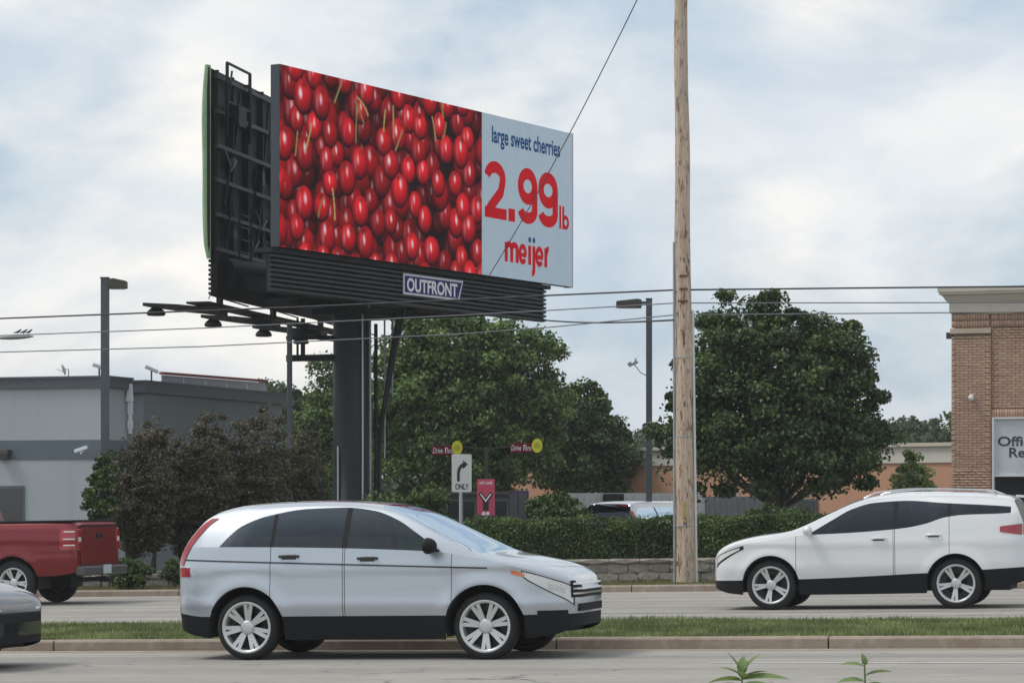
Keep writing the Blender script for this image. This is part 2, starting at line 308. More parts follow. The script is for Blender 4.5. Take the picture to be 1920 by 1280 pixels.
# kerbs: cast segments with open joints
def kerb(name, t0, t1, off, face):
    root = empty(name, (0, 0, 0)); root['kind'] = 'structure'
    seg = 3.0; s = -48 + off; k = 0
    w = t1 - t0; me = None
    while s < 32:
        if me is None:
            m = MB(); l = seg - .018; ch = .025
            prof = [(0, -.15), (0, .105), (ch, .13), (w - ch, .13), (w, .105), (w, -.15)]
            if face < 0: prof = [(w - a, b) for a, b in prof]
            n = len(prof); v = [(x, a, b) for x in (0, l) for a, b in prof]
            m.add(v, [tuple(range(n)), tuple(range(n, 2 * n))] + [(i, (i + 1) % n, n + (i + 1) % n, n + i) for i in range(n)])
            o = m.build('kerb_segment', 'kerb', root, bevel=.008); me = o.data
        else: o = o.copy(); C.objects.link(o)
        o.location = (*rd(s, t0 + random.uniform(-.006, .006)), gz(s) + random.uniform(-.006, .004)); o.rotation_euler = (0, -math.atan(GR), -A)
        s += seg
kerb('median_near_kerb', TN0, TN1, 1.43, 1); kerb('median_far_kerb', TF0, TF1, .7, -1); kerb('far_kerb', 49.6, 49.76, .55, 1)
# gutter pans of pale concrete along the kerbs
sheet('near_gutter', 28.82, 29.14, .003, 'kerb', kind='structure')
# grass
def blades(name, s0, s1, t0, t1, z, n, h, w, mt, label, dens=None):
    s = RNG.uniform(s0, s1, n); t = RNG.uniform(t0, t1, n)
    x = s * CA + t * SA; y = -s * SA + t * CA; zz = GR * (s - S0) + z
    patch = .65 + .35 * np.sin(s * 1.7 + 2 * np.sin(t * 2.1)) * np.sin(t * 1.3 + s * .6) + RNG.normal(0, .12, n)
    hh = h * (.6 + .55 * RNG.random(n)) * np.clip(patch, .45, 1.3); a = RNG.uniform(0, 2 * np.pi, n); dx = np.cos(a) * w / 2; dy = np.sin(a) * w / 2
    lx = RNG.normal(0, .35, n) * hh; ly = RNG.normal(0, .35, n) * hh
    v = np.empty((n, 3, 3)); v[:, 0] = np.c_[x - dx, y - dy, zz]; v[:, 1] = np.c_[x + dx, y + dy, zz]; v[:, 2] = np.c_[x + lx, y + ly, zz + hh]
    return raw(name, v.reshape(-1, 3), np.arange(3 * n).reshape(-1, 3), mt, label=label, category='grass', kind='stuff')
blades('median_grass', -19, 1.5, TN1 + .01, TF0 - .01, .10, 150000, .10, .02, 'grass', 'mown green grass strip on the median between the two kerbs')
blades('verge_grass', -36, 3, 49.78, 52.95, .10, 60000, .07, .03, 'verge_grass', 'dry yellowish grass verge between far kerb and stone wall')

# ---------------------------------------------------------------- retaining wall of rough blocks
def stone_mesh(w, h, d, seed, rough=.018):
    rnd = random.Random(seed); bm = bmesh.new(); bmesh.ops.create_cube(bm, size=1)
    bmesh.ops.subdivide_edges(bm, edges=bm.edges, cuts=1)
    for v in bm.verts:
        v.co = Vector((v.co.x * w, v.co.y * d, v.co.z * h)); k = .82 if abs(v.co.x) > w * .45 and abs(v.co.z) > h * .45 else 1
        v.co.y *= 1 if v.co.y > 0 else k
        v.co += Vector((rnd.uniform(-1, 1), rnd.uniform(-1.4, .6), rnd.uniform(-.6, .6))) * rough
    me = bpy.data.meshes.new('stone'); bm.to_mesh(me); bm.free(); return me
smesh = [stone_mesh(.40, .175, .28, k) for k in range(7)]; cmesh = [stone_mesh(.60, .085, .36, 40 + k, .009) for k in range(4)]
for me in smesh: me.materials.append(M['stone'])
for me in cmesh: me.materials.append(M['stone_cap'])
def stone_wall(s0, s1, t, courses, label):
    root = empty('retaining_wall', (*rd(s0, t), gz(s0) + .1), -A, label=label, category='wall')
    def put(me, s, z, nm, jit):
        o = bpy.data.objects.new(nm, me); link(o, root)
        o.location = (s - s0, random.uniform(-jit, jit), gz(s) - gz(s0) + z); o.rotation_euler = (random.uniform(-.02, .02), -math.atan(GR) + random.uniform(-.01, .01), random.uniform(-.03, .03))
    for c in range(courses):
        s = s0 + (.2 if c % 2 else 0)
        while s < s1: put(random.choice(smesh), s, .09 + c * .182, 'stone', .012); s += .415
    s = s0
    while s < s1: put(random.choice(cmesh), s, .09 + courses * .182 - .045, 'cap_stone', .01); s += .615
    m = MB(); l = s1 - s0; m.box((l / 2, .16, courses * .09 + .05), (l, .1, courses * .18), M=Matrix.Rotation(-math.atan(GR), 3, 'Y')); 
    m.build('core', 'skirt_dark', root)
stone_wall(-18.5, -4.5, 53.0, 2, 'low rough grey block retaining wall below the clipped hedge')
stone_wall(-28.2, -21.0, 52.6, 1, 'single course block edging in front of the purple shrubs')
m = MB(); m.box((0, 0, .1), (6.8, 4.0, .5)); m.build('planting_bed', 'soil', kind='structure'); bpy.data.objects['planting_bed'].location = (*rd(-24.6, 54.9), gz(-24.6)); bpy.data.objects['planting_bed'].rotation_euler = (0, -math.atan(GR), -A)
m = MB(); m.box((0, 0, .15), (14.6, 1.9, .6)); o = m.build('hedge_bed', 'soil', kind='structure'); o.location = (*rd(-11.6, 54.2), gz(-11.6)); o.rotation_euler = (0, -math.atan(GR), -A)

# ---------------------------------------------------------------- leaves
def leaf_cloud(c, nrm, size, jit=.7, fold=.25):
    """one folded four-cornered leaf at each centre, facing about nrm"""
    n = len(c); nn = nrm + RNG.normal(0, jit, (n, 3)); nn /= np.linalg.norm(nn, axis=1)[:, None] + 1e-9
    a = RNG.normal(0, 1, (n, 3)); u = np.cross(nn, a); u /= np.linalg.norm(u, axis=1)[:, None] + 1e-9; w = np.cross(nn, u)
    sz = (size * RNG.uniform(.6, 1.3, n))[:, None]; v = np.empty((n, 4, 3))
    v[:, 0] = c - u * sz * .5; v[:, 2] = c + u * sz * .5; up = nn * sz * fold
    v[:, 1] = c + w * sz * .38 + up + u * sz * .05; v[:, 3] = c - w * sz * .38 + up + u * sz * .05
    i = np.arange(n)[:, None] * 4; f = np.concatenate([i + np.array([[0, 1, 2]]), i + np.array([[0, 2, 3]])])
    return v.reshape(-1, 3), f
def clumps(ells, n, shell=.55):
    vol = np.array([e[3] * e[4] * e[5] for e in ells]) ** .8; k = RNG.choice(len(ells), n, p=vol / vol.sum()); d = RNG.normal(0, 1, (n, 3)); d /= np.linalg.norm(d, axis=1)[:, None]
    r = shell + (1.09 - shell) * RNG.random(n) ** .7; e = np.array(ells)[k]; return e[:, :3] + d * e[:, 3:] * r[:, None], d
def tree(name, base, ells, label, leafm, nclump, nleaf, lsize, cl_r, trunk=(.16, .9), group=None, cat='tree', droop=.15, stems=1, fill=.3, tall=None):
    root = empty(name, base, label=label, category=cat, group=group); ce = np.array(ells, float)
    cc, cd = clumps(ells, nclump)
    k = RNG.integers(0, nclump, nleaf); off = RNG.normal(0, 1, (nleaf, 3)); off /= np.linalg.norm(off, axis=1)[:, None]
    rr = cl_r * RNG.uniform(.5, 1.25, nclump); off *= (rr[k] * RNG.random(nleaf) ** .5)[:, None]; off[:, 2] *= .62
    p = cc[k] + off; nf = int(nleaf * fill)
    if nf:
        c2, d2 = clumps(ells, nf, .15); p[:nf] = c2
    nrm = off * .9 + np.array([0, 0, .55]) + cd[k] * .5
    v, f = leaf_cloud(p, nrm, lsize); raw('crown', v, f, leafm, root)
    mid = ce[:, :3].mean(0); m = MB(); top = tall or ce[:, 2].max()
    for q in range(stems):
        ox, oy = (random.uniform(-.25, .25), random.uniform(-.25, .25)) if stems > 1 else (0, 0); wd_ = min(3, ce[:, 3].max() * 2.4); tip = Vector((mid[0] + ox * wd_, mid[1] + oy * wd_, top))
        pts = []; rad = []
        for i in range(9):
            z = i / 8; pts.append(Vector((ox, oy, -.1)).lerp(tip, z) + Vector((math.sin(z * 5 + q) * .06, math.cos(z * 4) * .05, 0))); rad.append(trunk[0] * (1.35 if i == 0 else 1) * (1 - .82 * z))
        m.tube(pts, rad, 9)
        if q == 0: main = pts
    m.build('trunk', 'bark', root)
    m = MB()
    for i in range(min(nclump, 46)):
        e = Vector(cc[i]); b = main[min(7, max(1, int(8 * max(.1, (e.z * .62)) / top)))]; q = b.lerp(e, .5) + Vector((0, 0, -.12 * (e - b).length * .3)); m.tube([b, q, e], [trunk[0] * .34, trunk[0] * .2, .012], 5)
    m.build('branches', 'bark', root); return root
def E(u0, v0, u1, v1, D, base, dep=.8):               # crown lobe filling a measured width and height at distance D
    a = P(u0, v0, D); b = P(u1, v1, D); c = (a + b) / 2 - Vector(base); rx = abs(b.x - a.x) / 2; return (c.x, c.y + random.uniform(-.2, .2) * rx, c.z, rx, rx * dep, abs(b.z - a.z) / 2)
def foot(u, D): x = (u - 960) / F * D; return Vector((x, D, G(x, D)))
# broad maple on the right
b = foot(1448, 66)
tree('maple_tree', b, [E(1300, 610, 1600, 900, 66, b), E(1390, 640, 1640, 930, 66, b), E(1225, 725, 1420, 935, 66, b), E(1330, 560, 1500, 720, 66, b), E(1420, 780, 1660, 930, 66, b), E(1300, 700, 1560, 930, 66, b, 1.1), E(1500, 615, 1640, 760, 66, b), E(1318, 548, 1400, 650, 66, b), E(1385, 545, 1490, 640, 66, b), E(1440, 585, 1590, 720, 66, b), E(1490, 600, 1645, 800, 66, b, 1), E(1530, 690, 1655, 900, 66, b, 1), E(1250, 640, 1400, 860, 66, b, 1), E(1590, 775, 1675, 895, 66, b, 1.2), E(1560, 650, 1635, 780, 66, b, 1)],
     'large round dark green maple tree right of the utility pole', 'maple_leaf', 330, 100000, .115, .38, (.17, .9), fill=.20)
# tree behind the billboard column
b = foot(790, 88)
tree('shade_tree', b, [E(700, 600, 990, 900, 88, b), E(800, 610, 1035, 820, 88, b), E(690, 740, 1000, 935, 88, b), E(850, 720, 1050, 920, 88, b), E(660, 640, 860, 880, 88, b), E(975, 612, 1050, 680, 88, b, 1.2), E(730, 575, 900, 700, 88, b), E(980, 690, 1065, 880, 88, b, 1)],
     'tall leafy green tree behind the billboard column', 'tree_leaf', 340, 90000, .15, .54, (.24, 1), fill=.18)
b = foot(1085, 93)
tree('shade_tree', b, [E(1010, 740, 1150, 920, 93, b), E(1060, 712, 1140, 820, 93, b), E(1090, 790, 1190, 930, 93, b), E(1000, 810, 1120, 930, 93, b)],
     'smaller rounded green tree right of the tall leafy tree', 'maple_leaf', 160, 36000, .14, .45, (.16, 1), fill=.26)
b = foot(598, 96)
tree('shade_tree', b, [E(535, 745, 680, 940, 96, b), E(572, 660, 640, 800, 96, b), E(580, 700, 720, 860, 96, b), E(540, 840, 700, 940, 96, b)],
     'green tree seen between the grey building and billboard column', 'tree_leaf', 140, 32000, .14, .5, (.16, 1), fill=.25)
b = foot(545, 112)
tree('shade_tree', b, [E(490, 712, 560, 800, 112, b), E(500, 740, 610, 850, 112, b)], 'pale green treetop just behind the grey building roof', 'far_leaf', 60, 9000, .19, .45, (.15, 1))
b = foot(1706, 67)
tree('small_tree', b, [E(1668, 872, 1735, 950, 67, b), E(1692, 848, 1724, 905, 67, b), E(1700, 876, 1748, 960, 67, b)], 'small pale green sapling beside the brick shop', 'pale_leaf', 46, 4200, .11, .22, (.04, .5), fill=.15)
# far trees over the low building
for k, (u, v, w, hgt, D, lb) in enumerate([(1640, 790, 120, 120, 150, 'far green tree showing right behind the maple crown'), (1705, 782, 70, 90, 160, 'far tree just right of the maple'), (1745, 800, 60, 80, 165, 'low far tree over the cream fascia'), (1800, 770, 90, 110, 150, 'far tree touching the brick shop corner'),
                                           (1195, 808, 70, 90, 170, 'far low tree behind the right lamp post'), (1255, 800, 90, 100, 160, 'far tree behind the utility pole'), (735, 850, 170, 110, 125, 'far dark green tree seen under the tall tree beside the column'), (850, 860, 150, 100, 130, 'far dark green tree seen under the tall tree above the pink board')]):
    b = foot(u, D); c = P(u, v + hgt / 2, D) - b; r_ = w / 2 / F * D * 1.25; q = hgt / 2 / F * D
    tree('far_tree', b, [(c.x, 0, c.z, r_, r_, q), (c.x - r_ * .5, 0, c.z - q * .4, r_ * .7, r_ * .7, q * .8), (c.x + r_ * .5, 0, c.z - q * .3, r_ * .7, r_, q * .8)], lb, 'far_leaf', 54, 8000, .24, .55, (.18, 1), group='trees beyond the low building')
# purple leaved shrubs in front of the grey building
for k, (u0, v0, u1, v1, D, lb) in enumerate([(205, 790, 330, 1030, 57.5, 'purple brown shrub beside the left lamp post'), (300, 772, 440, 1030, 58.5, 'purple brown shrub in the middle of the shrub row'), (400, 765, 545, 1020, 59.5, 'tallest purple brown shrub in front of the thin grey post'),
                                             (480, 800, 610, 1020, 62, 'olive brown shrub at the right end of the shrub row')]):
    b = foot((u0 + u1) / 2, D); b.z += .2; uw = u1 - u0
    tree('purple_shrub', b, [E(u0, v0 + 30, u0 + uw * .62, v1, D, b, 1), E(u0 + uw * .35, v0, u1, v1 - 20, D, b, 1), E(u0, v0 + 110, u1, v1, D, b, .9), E(u0 + 4, v1 - 110, u1 - 4, v1 + 12, D, b, .8)], lb, 'purple_leaf', 230, 30000, .068, .17, (.04, .4), group='purple leaved shrubs by the grey building', cat='shrub', stems=6, fill=.3)
b = foot(190, 56); b.z += .15
tree('green_shrub', b, [E(160, 895, 215, 985, 56, b, 1), E(175, 850, 212, 930, 56, b, 1)], 'thin dark green shrub twining at the left lamp post foot', 'hedge_leaf', 40, 1900, .10, .16, (.02, .3), cat='shrub', stems=3, fill=.1)
b = foot(245, 54.6)
tree('green_shrub', b, [E(205, 1045, 282, 1105, 54.6, b, 1), E(222, 1048, 270, 1090, 54.6, b, 1)], 'low rounded green shrub behind the pickup tailgate', 'hedge_leaf', 40, 4200, .06, .12, (.02, .3), cat='shrub', stems=4, fill=.4)
b = foot(318, 55.2)
tree('green_shrub', b, [E(305, 1050, 345, 1090, 55.2, b, 1)], 'little green shrub beside the block edging', 'hedge_leaf', 16, 1200, .06, .1, (.015, .2), cat='shrub', stems=3, fill=.4)
b = foot(1045, 62)
tree('green_shrub', b, [E(990, 930, 1095, 1000, 62, b, 1), E(1010, 925, 1060, 990, 62, b, 1)], 'rounded green bush between the menu board and parked van', 'hedge_leaf', 50, 5200, .09, .18, (.03, .3), cat='shrub', stems=4, fill=.4)
b = foot(740, 62)
tree('green_shrub', b, [E(650, 925, 790, 1010, 62, b, 1), E(760, 905, 850, 1010, 62, b, 1)], 'dark green bush at the foot of the billboard column', 'hedge_leaf', 60, 6000, .09, .2, (.03, .3), cat='shrub', stems=4, fill=.4)
# clipped hedge
def hedge(s0, s1, t, wid, h, z0, label, n):
    l = s1 - s0; root = empty('clipped_hedge', (*rd(s0, t), gz(s0) + z0), -A, label=label, category='hedge'); sl = GR
    x = RNG.uniform(0, l, n); face = RNG.random(n); y = np.where(face < .55, 0, RNG.uniform(0, wid, n)); z = np.where(face < .55, RNG.uniform(0, h, n), h); nr = np.where((face < .55)[:, None], np.array([[0, -1, .35]]), np.array([[0, -.2, 1]]))
    lump = .035 * np.sin(x * 3.1 + np.sin(z * 5)) + .03 * np.sin(x * 7.7 + z * 6 + y * 5); edge = np.clip((z - (h - .12)) / .12, 0, 1) * np.clip((.12 - y) / .12, 0, 1)
    y = y + np.where(face < .55, lump - RNG.exponential(.022, n) + edge * .05, 0); z = z + np.where(face >= .55, lump + RNG.exponential(.02, n) - np.clip((.1 - y) / .1, 0, 1) * .05, 0) + x * sl
    v, f = leaf_cloud(np.c_[x, y, z], nr.astype(float), .055, .75); raw('foliage', v, f, 'hedge_leaf', root)
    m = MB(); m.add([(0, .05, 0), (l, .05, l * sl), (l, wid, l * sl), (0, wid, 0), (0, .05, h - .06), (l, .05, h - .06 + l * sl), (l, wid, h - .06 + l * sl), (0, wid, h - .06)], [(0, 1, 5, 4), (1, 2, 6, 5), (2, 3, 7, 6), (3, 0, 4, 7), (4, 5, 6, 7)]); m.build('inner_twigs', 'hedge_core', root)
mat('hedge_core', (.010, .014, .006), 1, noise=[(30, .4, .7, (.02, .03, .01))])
hedge(-18.2, -5.3, 53.3, 1.3, .80, .50, 'long clipped dark green hedge on top of the block wall', 60000)
b = foot(1440, 60); 
tree('green_shrub', b, [E(1385, 950, 1520, 1010, 60, b, 1), E(1440, 948, 1530, 1010, 60, b, 1), E(1360, 962, 1440, 1010, 60, b, 1)], 'loose green bush at the foot of the maple tree', 'hedge_leaf', 50, 5000, .08, .16, (.03, .3), cat='shrub', stems=4, fill=.4)
# young plants near the lens
def sprout(u, vtip, D, label, leaves, seed):
    rnd = random.Random(seed); b = foot(u, D); tip = P(u, vtip, D); h = tip.z - b.z
    root = empty('young_plant', b, label=label, category='plant', group='young plants at the roadside'); m = MB()
    m.tube([Vector((.012 * math.sin(i * 1.3), 0, h * i / 8)) * (1 if i < 8 else 1) for i in range(8)] + [Vector((0, 0, h))], [.008 - .0006 * i for i in range(9)], 6); m.build('stem', 'plant_leaf', root)
    low = [(.12 + .09 * k, 137 * k + seed * 40, 8, .15, .026) for k in range(7)]
    for (dn, az_, el_, ln, wd) in leaves + low:
        d = Vector((math.cos(R(az_)) * math.cos(R(el_)), math.sin(R(az_)) * math.cos(R(el_)), math.sin(R(el_)))); side = d.cross(Vector((0, 0, 1))).normalized(); side = (side + Vector((0, 0, rnd.uniform(-.5, .5)))).normalized(); nn = side.cross(d); v = []; n = 10
        for i in range(n + 1):
            q = i / n; c = Vector((0, 0, h - dn)) + d * ln * q + nn * (-.22 * ln * q * q); w_ = wd * (math.sin(math.pi * q ** .75) ** .8 if 0 < q < 1 else .03)
            v += [c - side * w_ + nn * w_ * .35, c, c + side * w_ + nn * w_ * .35]
        f = [(3 * i + k, 3 * i + k + 1, 3 * i + k + 4, 3 * i + k + 3) for i in range(n) for k in (0, 1)]
        MB().add(v, f, True).build('leaf', 'plant_leaf', root, fix=False)
sprout(1391, 1264, 10, 'broad leaved young plant at the lower frame edge, left one', [(0, 170, 68, .095, .02), (0, 15, 58, .105, .022), (0, 70, 75, .075, .02), (.005, 185, 34, .085, .018), (.012, 8, 26, .10, .02), (.018, 350, 12, .17, .022), (.022, 195, 8, .14, .022), (.015, 265, 35, .08, .02), (.04, 20, 5, .18, .024), (.04, 165, 2, .16, .024), (.05, 300, 10, .12, .022), (.05, 230, 8, .12, .022)], 3)
sprout(1621, 1246, 10, 'thin young plant with rounded leaves at the frame edge, right one', [(0, 120, 80, .045, .013), (0, 20, 52, .05, .007), (.006, 172, 16, .088, .017), (.040, 8, 20, .10, .017), (.0, 265, 55, .035, .012), (.06, 190, 10, .10, .018), (.075, 345, 5, .11, .018)], 5)
# ================================================================== buildings
SHOP_A = R(19)
def frame_at(u, D, rz): return foot(u, D), rz
def shop():
    base = foot(1784, 69); root = empty('brick_shop', base, -SHOP_A, label='tall tan brick shop with cream cornice at the right edge', category='building')
    zb = base.z; Z = lambda v: CAMZ + (YH - v) / F * 69 - zb; W_ = 9.0
    top = Z(588); m = MB(); m.box((W_ / 2, 5.1, top / 2), (W_ - .08, 9.9, top - .02)); m.build('wall_core', 'mortar', root)
    # bricks, real pieces on mortar
    vs = []; fs = []
    pm = MB(); pm.add([(x, y, z) for x in (0, .203) for y in (0, .16) for z in (0, .0567)], [(0, 1, 3, 2), (4, 6, 7, 5), (0, 4, 5, 1), (2, 3, 7, 6), (0, 2, 6, 4), (1, 5, 7, 3)]); pmesh = pm.mesh('brick'); pmesh.materials.append(M['brick_piece']); single = [0]
    def brick(x0, x1, z0, z1, y):
        j = random.uniform(-.004, .004); b = len(vs); y0 = y + j
        if single[0] < 300 and z0 > 2.35 and x1 < 2.05 and abs(x1 - x0 - .203) < .002 and abs(z1 - z0 - .0567) < .001:
            o = bpy.data.objects.new('brick', pmesh); link(o, root); o.location = (x0, y0, z0); single[0] += 1; return
        vs.extend([(x0, y0, z0), (x1, y0, z0), (x1, y0, z1), (x0, y0, z1), (x0, .16, z0), (x1, .16, z0), (x1, .16, z1), (x0, .16, z1)])
        fs.extend([(b, b + 1, b + 2, b + 3), (b, b + 3, b + 7, b + 4), (b + 1, b + 5, b + 6, b + 2), (b + 3, b + 2, b + 6, b + 7), (b, b + 4, b + 5, b + 1)])
    ch, bl = .0667, .213; PX = 1.0; sol0, sol1 = Z(615), Z(588); zs1, zs0 = Z(767), Z(783); ob0, ob1 = Z(616), Z(626); XE = 4.9
    z = 0; r_ = 0
    while z + ch <= sol0:
        off = (r_ % 2) * bl / 2; x = -off
        while x < XE:
            a, c = max(x, 0), min(x + bl, XE)
            for (lo, hi, y) in ((0, PX, .0), (PX + .0, XE, .045)):
                p, q = max(a, lo), min(c, hi)
                if q - p < .03: continue
                if lo > 0 and z + ch * .5 < zs1: continue
                if lo == 0 and ob1 - .04 < z + ch / 2 < ob0 + .03: continue
                brick(p, q - .01, z, z + ch - .01, y)
            x += bl
        z += ch; r_ += 1
    for lo, hi, y, z0, z1 in ((0, PX, 0, sol0 + .01, (sol0 + sol1) / 2), (0, PX, 0, (sol0 + sol1) / 2, sol1), (PX, XE, .045, sol0 + .01, (sol0 + sol1) / 2), (PX, XE, .045, (sol0 + sol1) / 2, sol1), (PX, XE, .03, zs0, zs1)):
        x = lo
        while x + ch <= hi: brick(x, x + ch - .01, z0, z1 - .01, y); x += ch
    raw('brickwork', vs, fs, 'brick', root, kind='stuff')
    m = MB(); m.box((PX / 2 - .02, .05, (ob0 + ob1) / 2), (PX + .02, .2, ob0 - ob1)); m.build('stone_band', 'stone_band', root, bevel=.01)
    # cornice
    zt = Z(540); z1 = Z(553); z2 = Z(567); z3 = Z(569); z4 = Z(587)
    prof = [(.0, z4), (-.05, z4), (-.05, z3), (-.09, z2), (-.13, z2 + .05), (-.2, z1 - .03), (-.27, z1), (-.27, z1 + .05), (-.30, z1 + .06), (-.30, zt), (.3, zt), (.3, z4)]
    m = MB(); v = []
    for k in (0, 1):
        for (y, z) in prof: v.append(((y if k == 0 else W_), y, z))
    n = len(prof); m.add(v, [tuple(range(n)), tuple(range(n, 2 * n))] + [(i, (i + 1) % n, n + (i + 1) % n, n + i) for i in range(n)])
    v = [];                                           # return along the left side
    for k in (0, 1):
        for (y, z) in prof: v.append((y, y if k == 0 else 10, z))
    m.add(v, [tuple(range(n)), tuple(range(n, 2 * n))] + [(i, (i + 1) % n, n + (i + 1) % n, n + i) for i in range(n)])
    m.build('cornice', 'cornice', root)
    m = MB()
    for x in (1.0, 3.4, 5.8): m.box((x, -.055, (z3 + z4) / 2), (.012, .012, z3 - z4 - .01))
    m.build('cornice_joint', 'stone_band', root)
    # sign board over the dark opening
    p0, p1 = Z(893), Z(783); m = MB(); m.box((3.05, .06, (p0 + p1) / 2), (3.96, .06, p1 - p0 - .04)); sb = m.build('sign_board', 'sign_board', root)
    m = MB()
    for c, d in (((1.045, .03, (p1 + .1) / 2), (.05, .14, p1 - .1)), ((3.05, .025, p1 - .02), (4.0, .12, .045)), ((3.05, .025, p0 + .012), (4.0, .12, .03))): m.box(c, d)
    m.build('sign_frame', 'sign_frame', sb)
    text('Official', .30, 'lettering', 'ink_dark', sb, (1.155, .024, Z(836)), (1, 0, 0), (0, 0, 1), bold=.006, width=1.16, height=.235)
    text('Retailer', .30, 'lettering', 'ink_dark', sb, (1.44, .024, Z(857)), (1, 0, 0), (0, 0, 1), bold=.006, width=1.22, height=.235)
    m = MB(); m.box((3.05, .115, p0 / 2 - .02), (3.9, .06, p0)); m.build('shop_opening', 'void', root)
    for u, v, nm in ((1824, 745, 'dome_camera'),):
        c = P(u, v, 69) - base; x = c.x * math.cos(SHOP_A) - c.y * math.sin(SHOP_A)
        m = MB(); m.lathe([(0, -.11), (.05, -.09), (.07, -.04), (.07, .02), (.03, .05), (0, .05)], (x, -.09, c.z), n=14); m.box((x, -.02, c.z + .04), (.09, .1, .07)); m.build(nm, 'white_metal', root)
    m = MB(); m.box((-.09, .25, Z(628)), (.16, .14, .16)); m.box((-.02, .25, Z(628)), (.1, .06, .06)); m.build('wall_lamp', 'dark_lamp', root, bevel=.015)
    # side wall lined with the same brick
shop()
def grey_building():
    cA = foot(196, 67); a = R(18); zb = min(cA.z, -.5); base = Vector((cA.x, cA.y, zb)); root = empty('grey_building', base, -a, label='grey flat roofed building with dark fascia at the left edge', category='building')
    Z = lambda v, D=67: CAMZ + (YH - v) / F * D - zb
    zt = Z(707); Lf = 14
    m = MB(); m.box((-Lf / 2, .62, (zt - .2) / 2), (Lf, 1.24, zt - .2)); m.build('wall', 'grey_wall', root)
    m = MB(); m.box((-Lf / 2 + .012, .61, (Z(824) + Z(861)) / 2), (Lf + .02, 1.25, Z(824) - Z(861))); m.build('painted_band', 'grey_band', root)
    m = MB(); m.box((-Lf / 2 + .06, .6, zt - .125), (Lf + .14, 1.36, .25)); m.box((-Lf / 2 + .06, .6, zt + .012), (Lf + .2, 1.42, .05)); m.build('fascia', 'grey_fascia', root)
    # rear block, set back, its long side running away
    cB = P(268, 900, 69.0) - base; xB = cB.x * math.cos(a) - cB.y * math.sin(a); yB = cB.x * math.sin(a) + cB.y * math.cos(a); LB = 9.0
    m = MB(); m.box((xB - 7, yB + LB / 2, (zt - .2) / 2), (14, LB, zt - .2)); m.build('rear_wall', 'grey_wall_shaded', root)
    m = MB(); m.box((xB - 7 + .06, yB + LB / 2, zt - .16), (14.14, LB + .16, .28)); m.box((xB - 7 + .06, yB + LB / 2, zt - .01), (14.2, LB + .22, .05)); m.build('rear_fascia', 'grey_fascia', root)
    # window at the left edge
    xw = lambda u: ((u - 960) / F * 67.6 - base.x) / math.cos(a)
    x1 = xw(45); w = m = MB(); m.box((x1 - .75, -.02, Z(945)), (1.5, .05, Z(910) - Z(980))); wf = m.build('window', 'window_frame', root); m = MB(); m.box((x1 - .75, -.03, Z(945)), (1.38, .045, Z(910) - Z(980) - .12)); m.build('pane', 'window_dark', wf)
    m = MB(); x0 = xw(8); m.box((x0, -.12, Z(846)), (.34, .22, .12)); m.poly([(x0 - .15, -.22, Z(848)), (x0 + .15, -.22, Z(848)), (x0 + .13, -.2, Z(860)), (x0 - .13, -.2, Z(860))], (0, .18, 0)); m.build('wall_light', 'dark_lamp', root, bevel=.01)
    # conductor head and broken downspout in the corner
    m = MB(); xd, yd = .07, 1.18; m.poly([(xd - .04, yd - .1, zt - .55), (xd + .12, yd - .1, zt - .55), (xd + .09, yd - .1, zt - .12), (xd + .05, yd - .1, zt - .12)], (0, .14, 0))
    for z0, z1 in ((1.12, 1.32), (.72, .98), (.68, .72)): m.box((xd + .05, yd, zt - (z0 + z1) / 2 + .1), (.10, .10, z1 - z0))
    m.box((xd + .05, yd, zt - .95), (.07, .07, .8)); m.build('downspout', 'white_metal', root)
    return root, base, a, zt
mat('grey_wall_shaded', (.21, .24, .255), .85, noise=[(.35, .4, .7, (.19, .22, .235)), (12, .5, .8, (.23, .26, .275))], bump=(50, .3, .006))  # same grey paint; shade of the side away from the sun put into colour
GB, gbase, ga, gzt = grey_building()
ROOFZ = gbase.z + gzt + .03
def cctv(u, v, D, label, up, on_roof, flip=1):
    c = P(u, v, D); z0 = ROOFZ if on_roof else c.z - .12; root = empty('security_camera', (c.x, c.y, z0), label=label, category='camera', group='security cameras on the grey building')
    h = c.z - z0; d = Vector((-.16 * flip, -.06, up)); m = MB(); m.bar(Vector((0, 0, h)) - d, Vector((0, 0, h)) + d, .085, .085); m.build('housing', 'white_metal', root, bevel=.012)
    m = MB(); m.tube([(0, 0, 0), (0, 0, h - .05)], .022, 8); m.tube([(0, 0, h - .05), (0, .08, h - .02)], .02, 8); m.build('bracket', 'dark_lamp' if on_roof else 'white_metal', root)
    if not on_roof:
        m = MB(); m.tube([(0, 0, .06), (0, .34, .06)], .025, 8); m.build('wall_arm', 'white_metal', root)
cctv(186, 687, 68.4, 'white security camera on the roof edge beside the left lamp post', .05, True)
cctv(284, 692, 70.2, 'white security camera on the rear roof beside the red trimmed screen', .07, True)
cctv(152, 842, 66.75, 'white security camera on the dark wall band', .05, False, -1)
def dish():
    c = P(121, 692, 69.5); root = empty('satellite_dish', (c.x, c.y, ROOFZ), label='small pale satellite dish on the grey roof', category='dish'); h = c.z - ROOFZ
    m = MB(); m.lathe([(0, .05), (.07, .04), (.13, .015), (.155, 0), (.15, -.01), (.12, .0), (.06, .025), (0, .035)], n=18); me = m.mesh('reflector'); me.transform(Matrix.Translation((-.03, 0, h)) @ Matrix.Rotation(R(70), 4, 'Y')); o = bpy.data.objects.new('reflector', me); me.materials.append(M['conduit_pale']); link(o, root)
    m = MB(); m.tube([(.1, 0, 0), (.1, 0, h), (0, 0, h)], .014, 6); m.tube([(.0, 0, h - .08), (-.2, 0, h + .0)], .008, 5); m.build('mast', 'conduit', root)
dish()
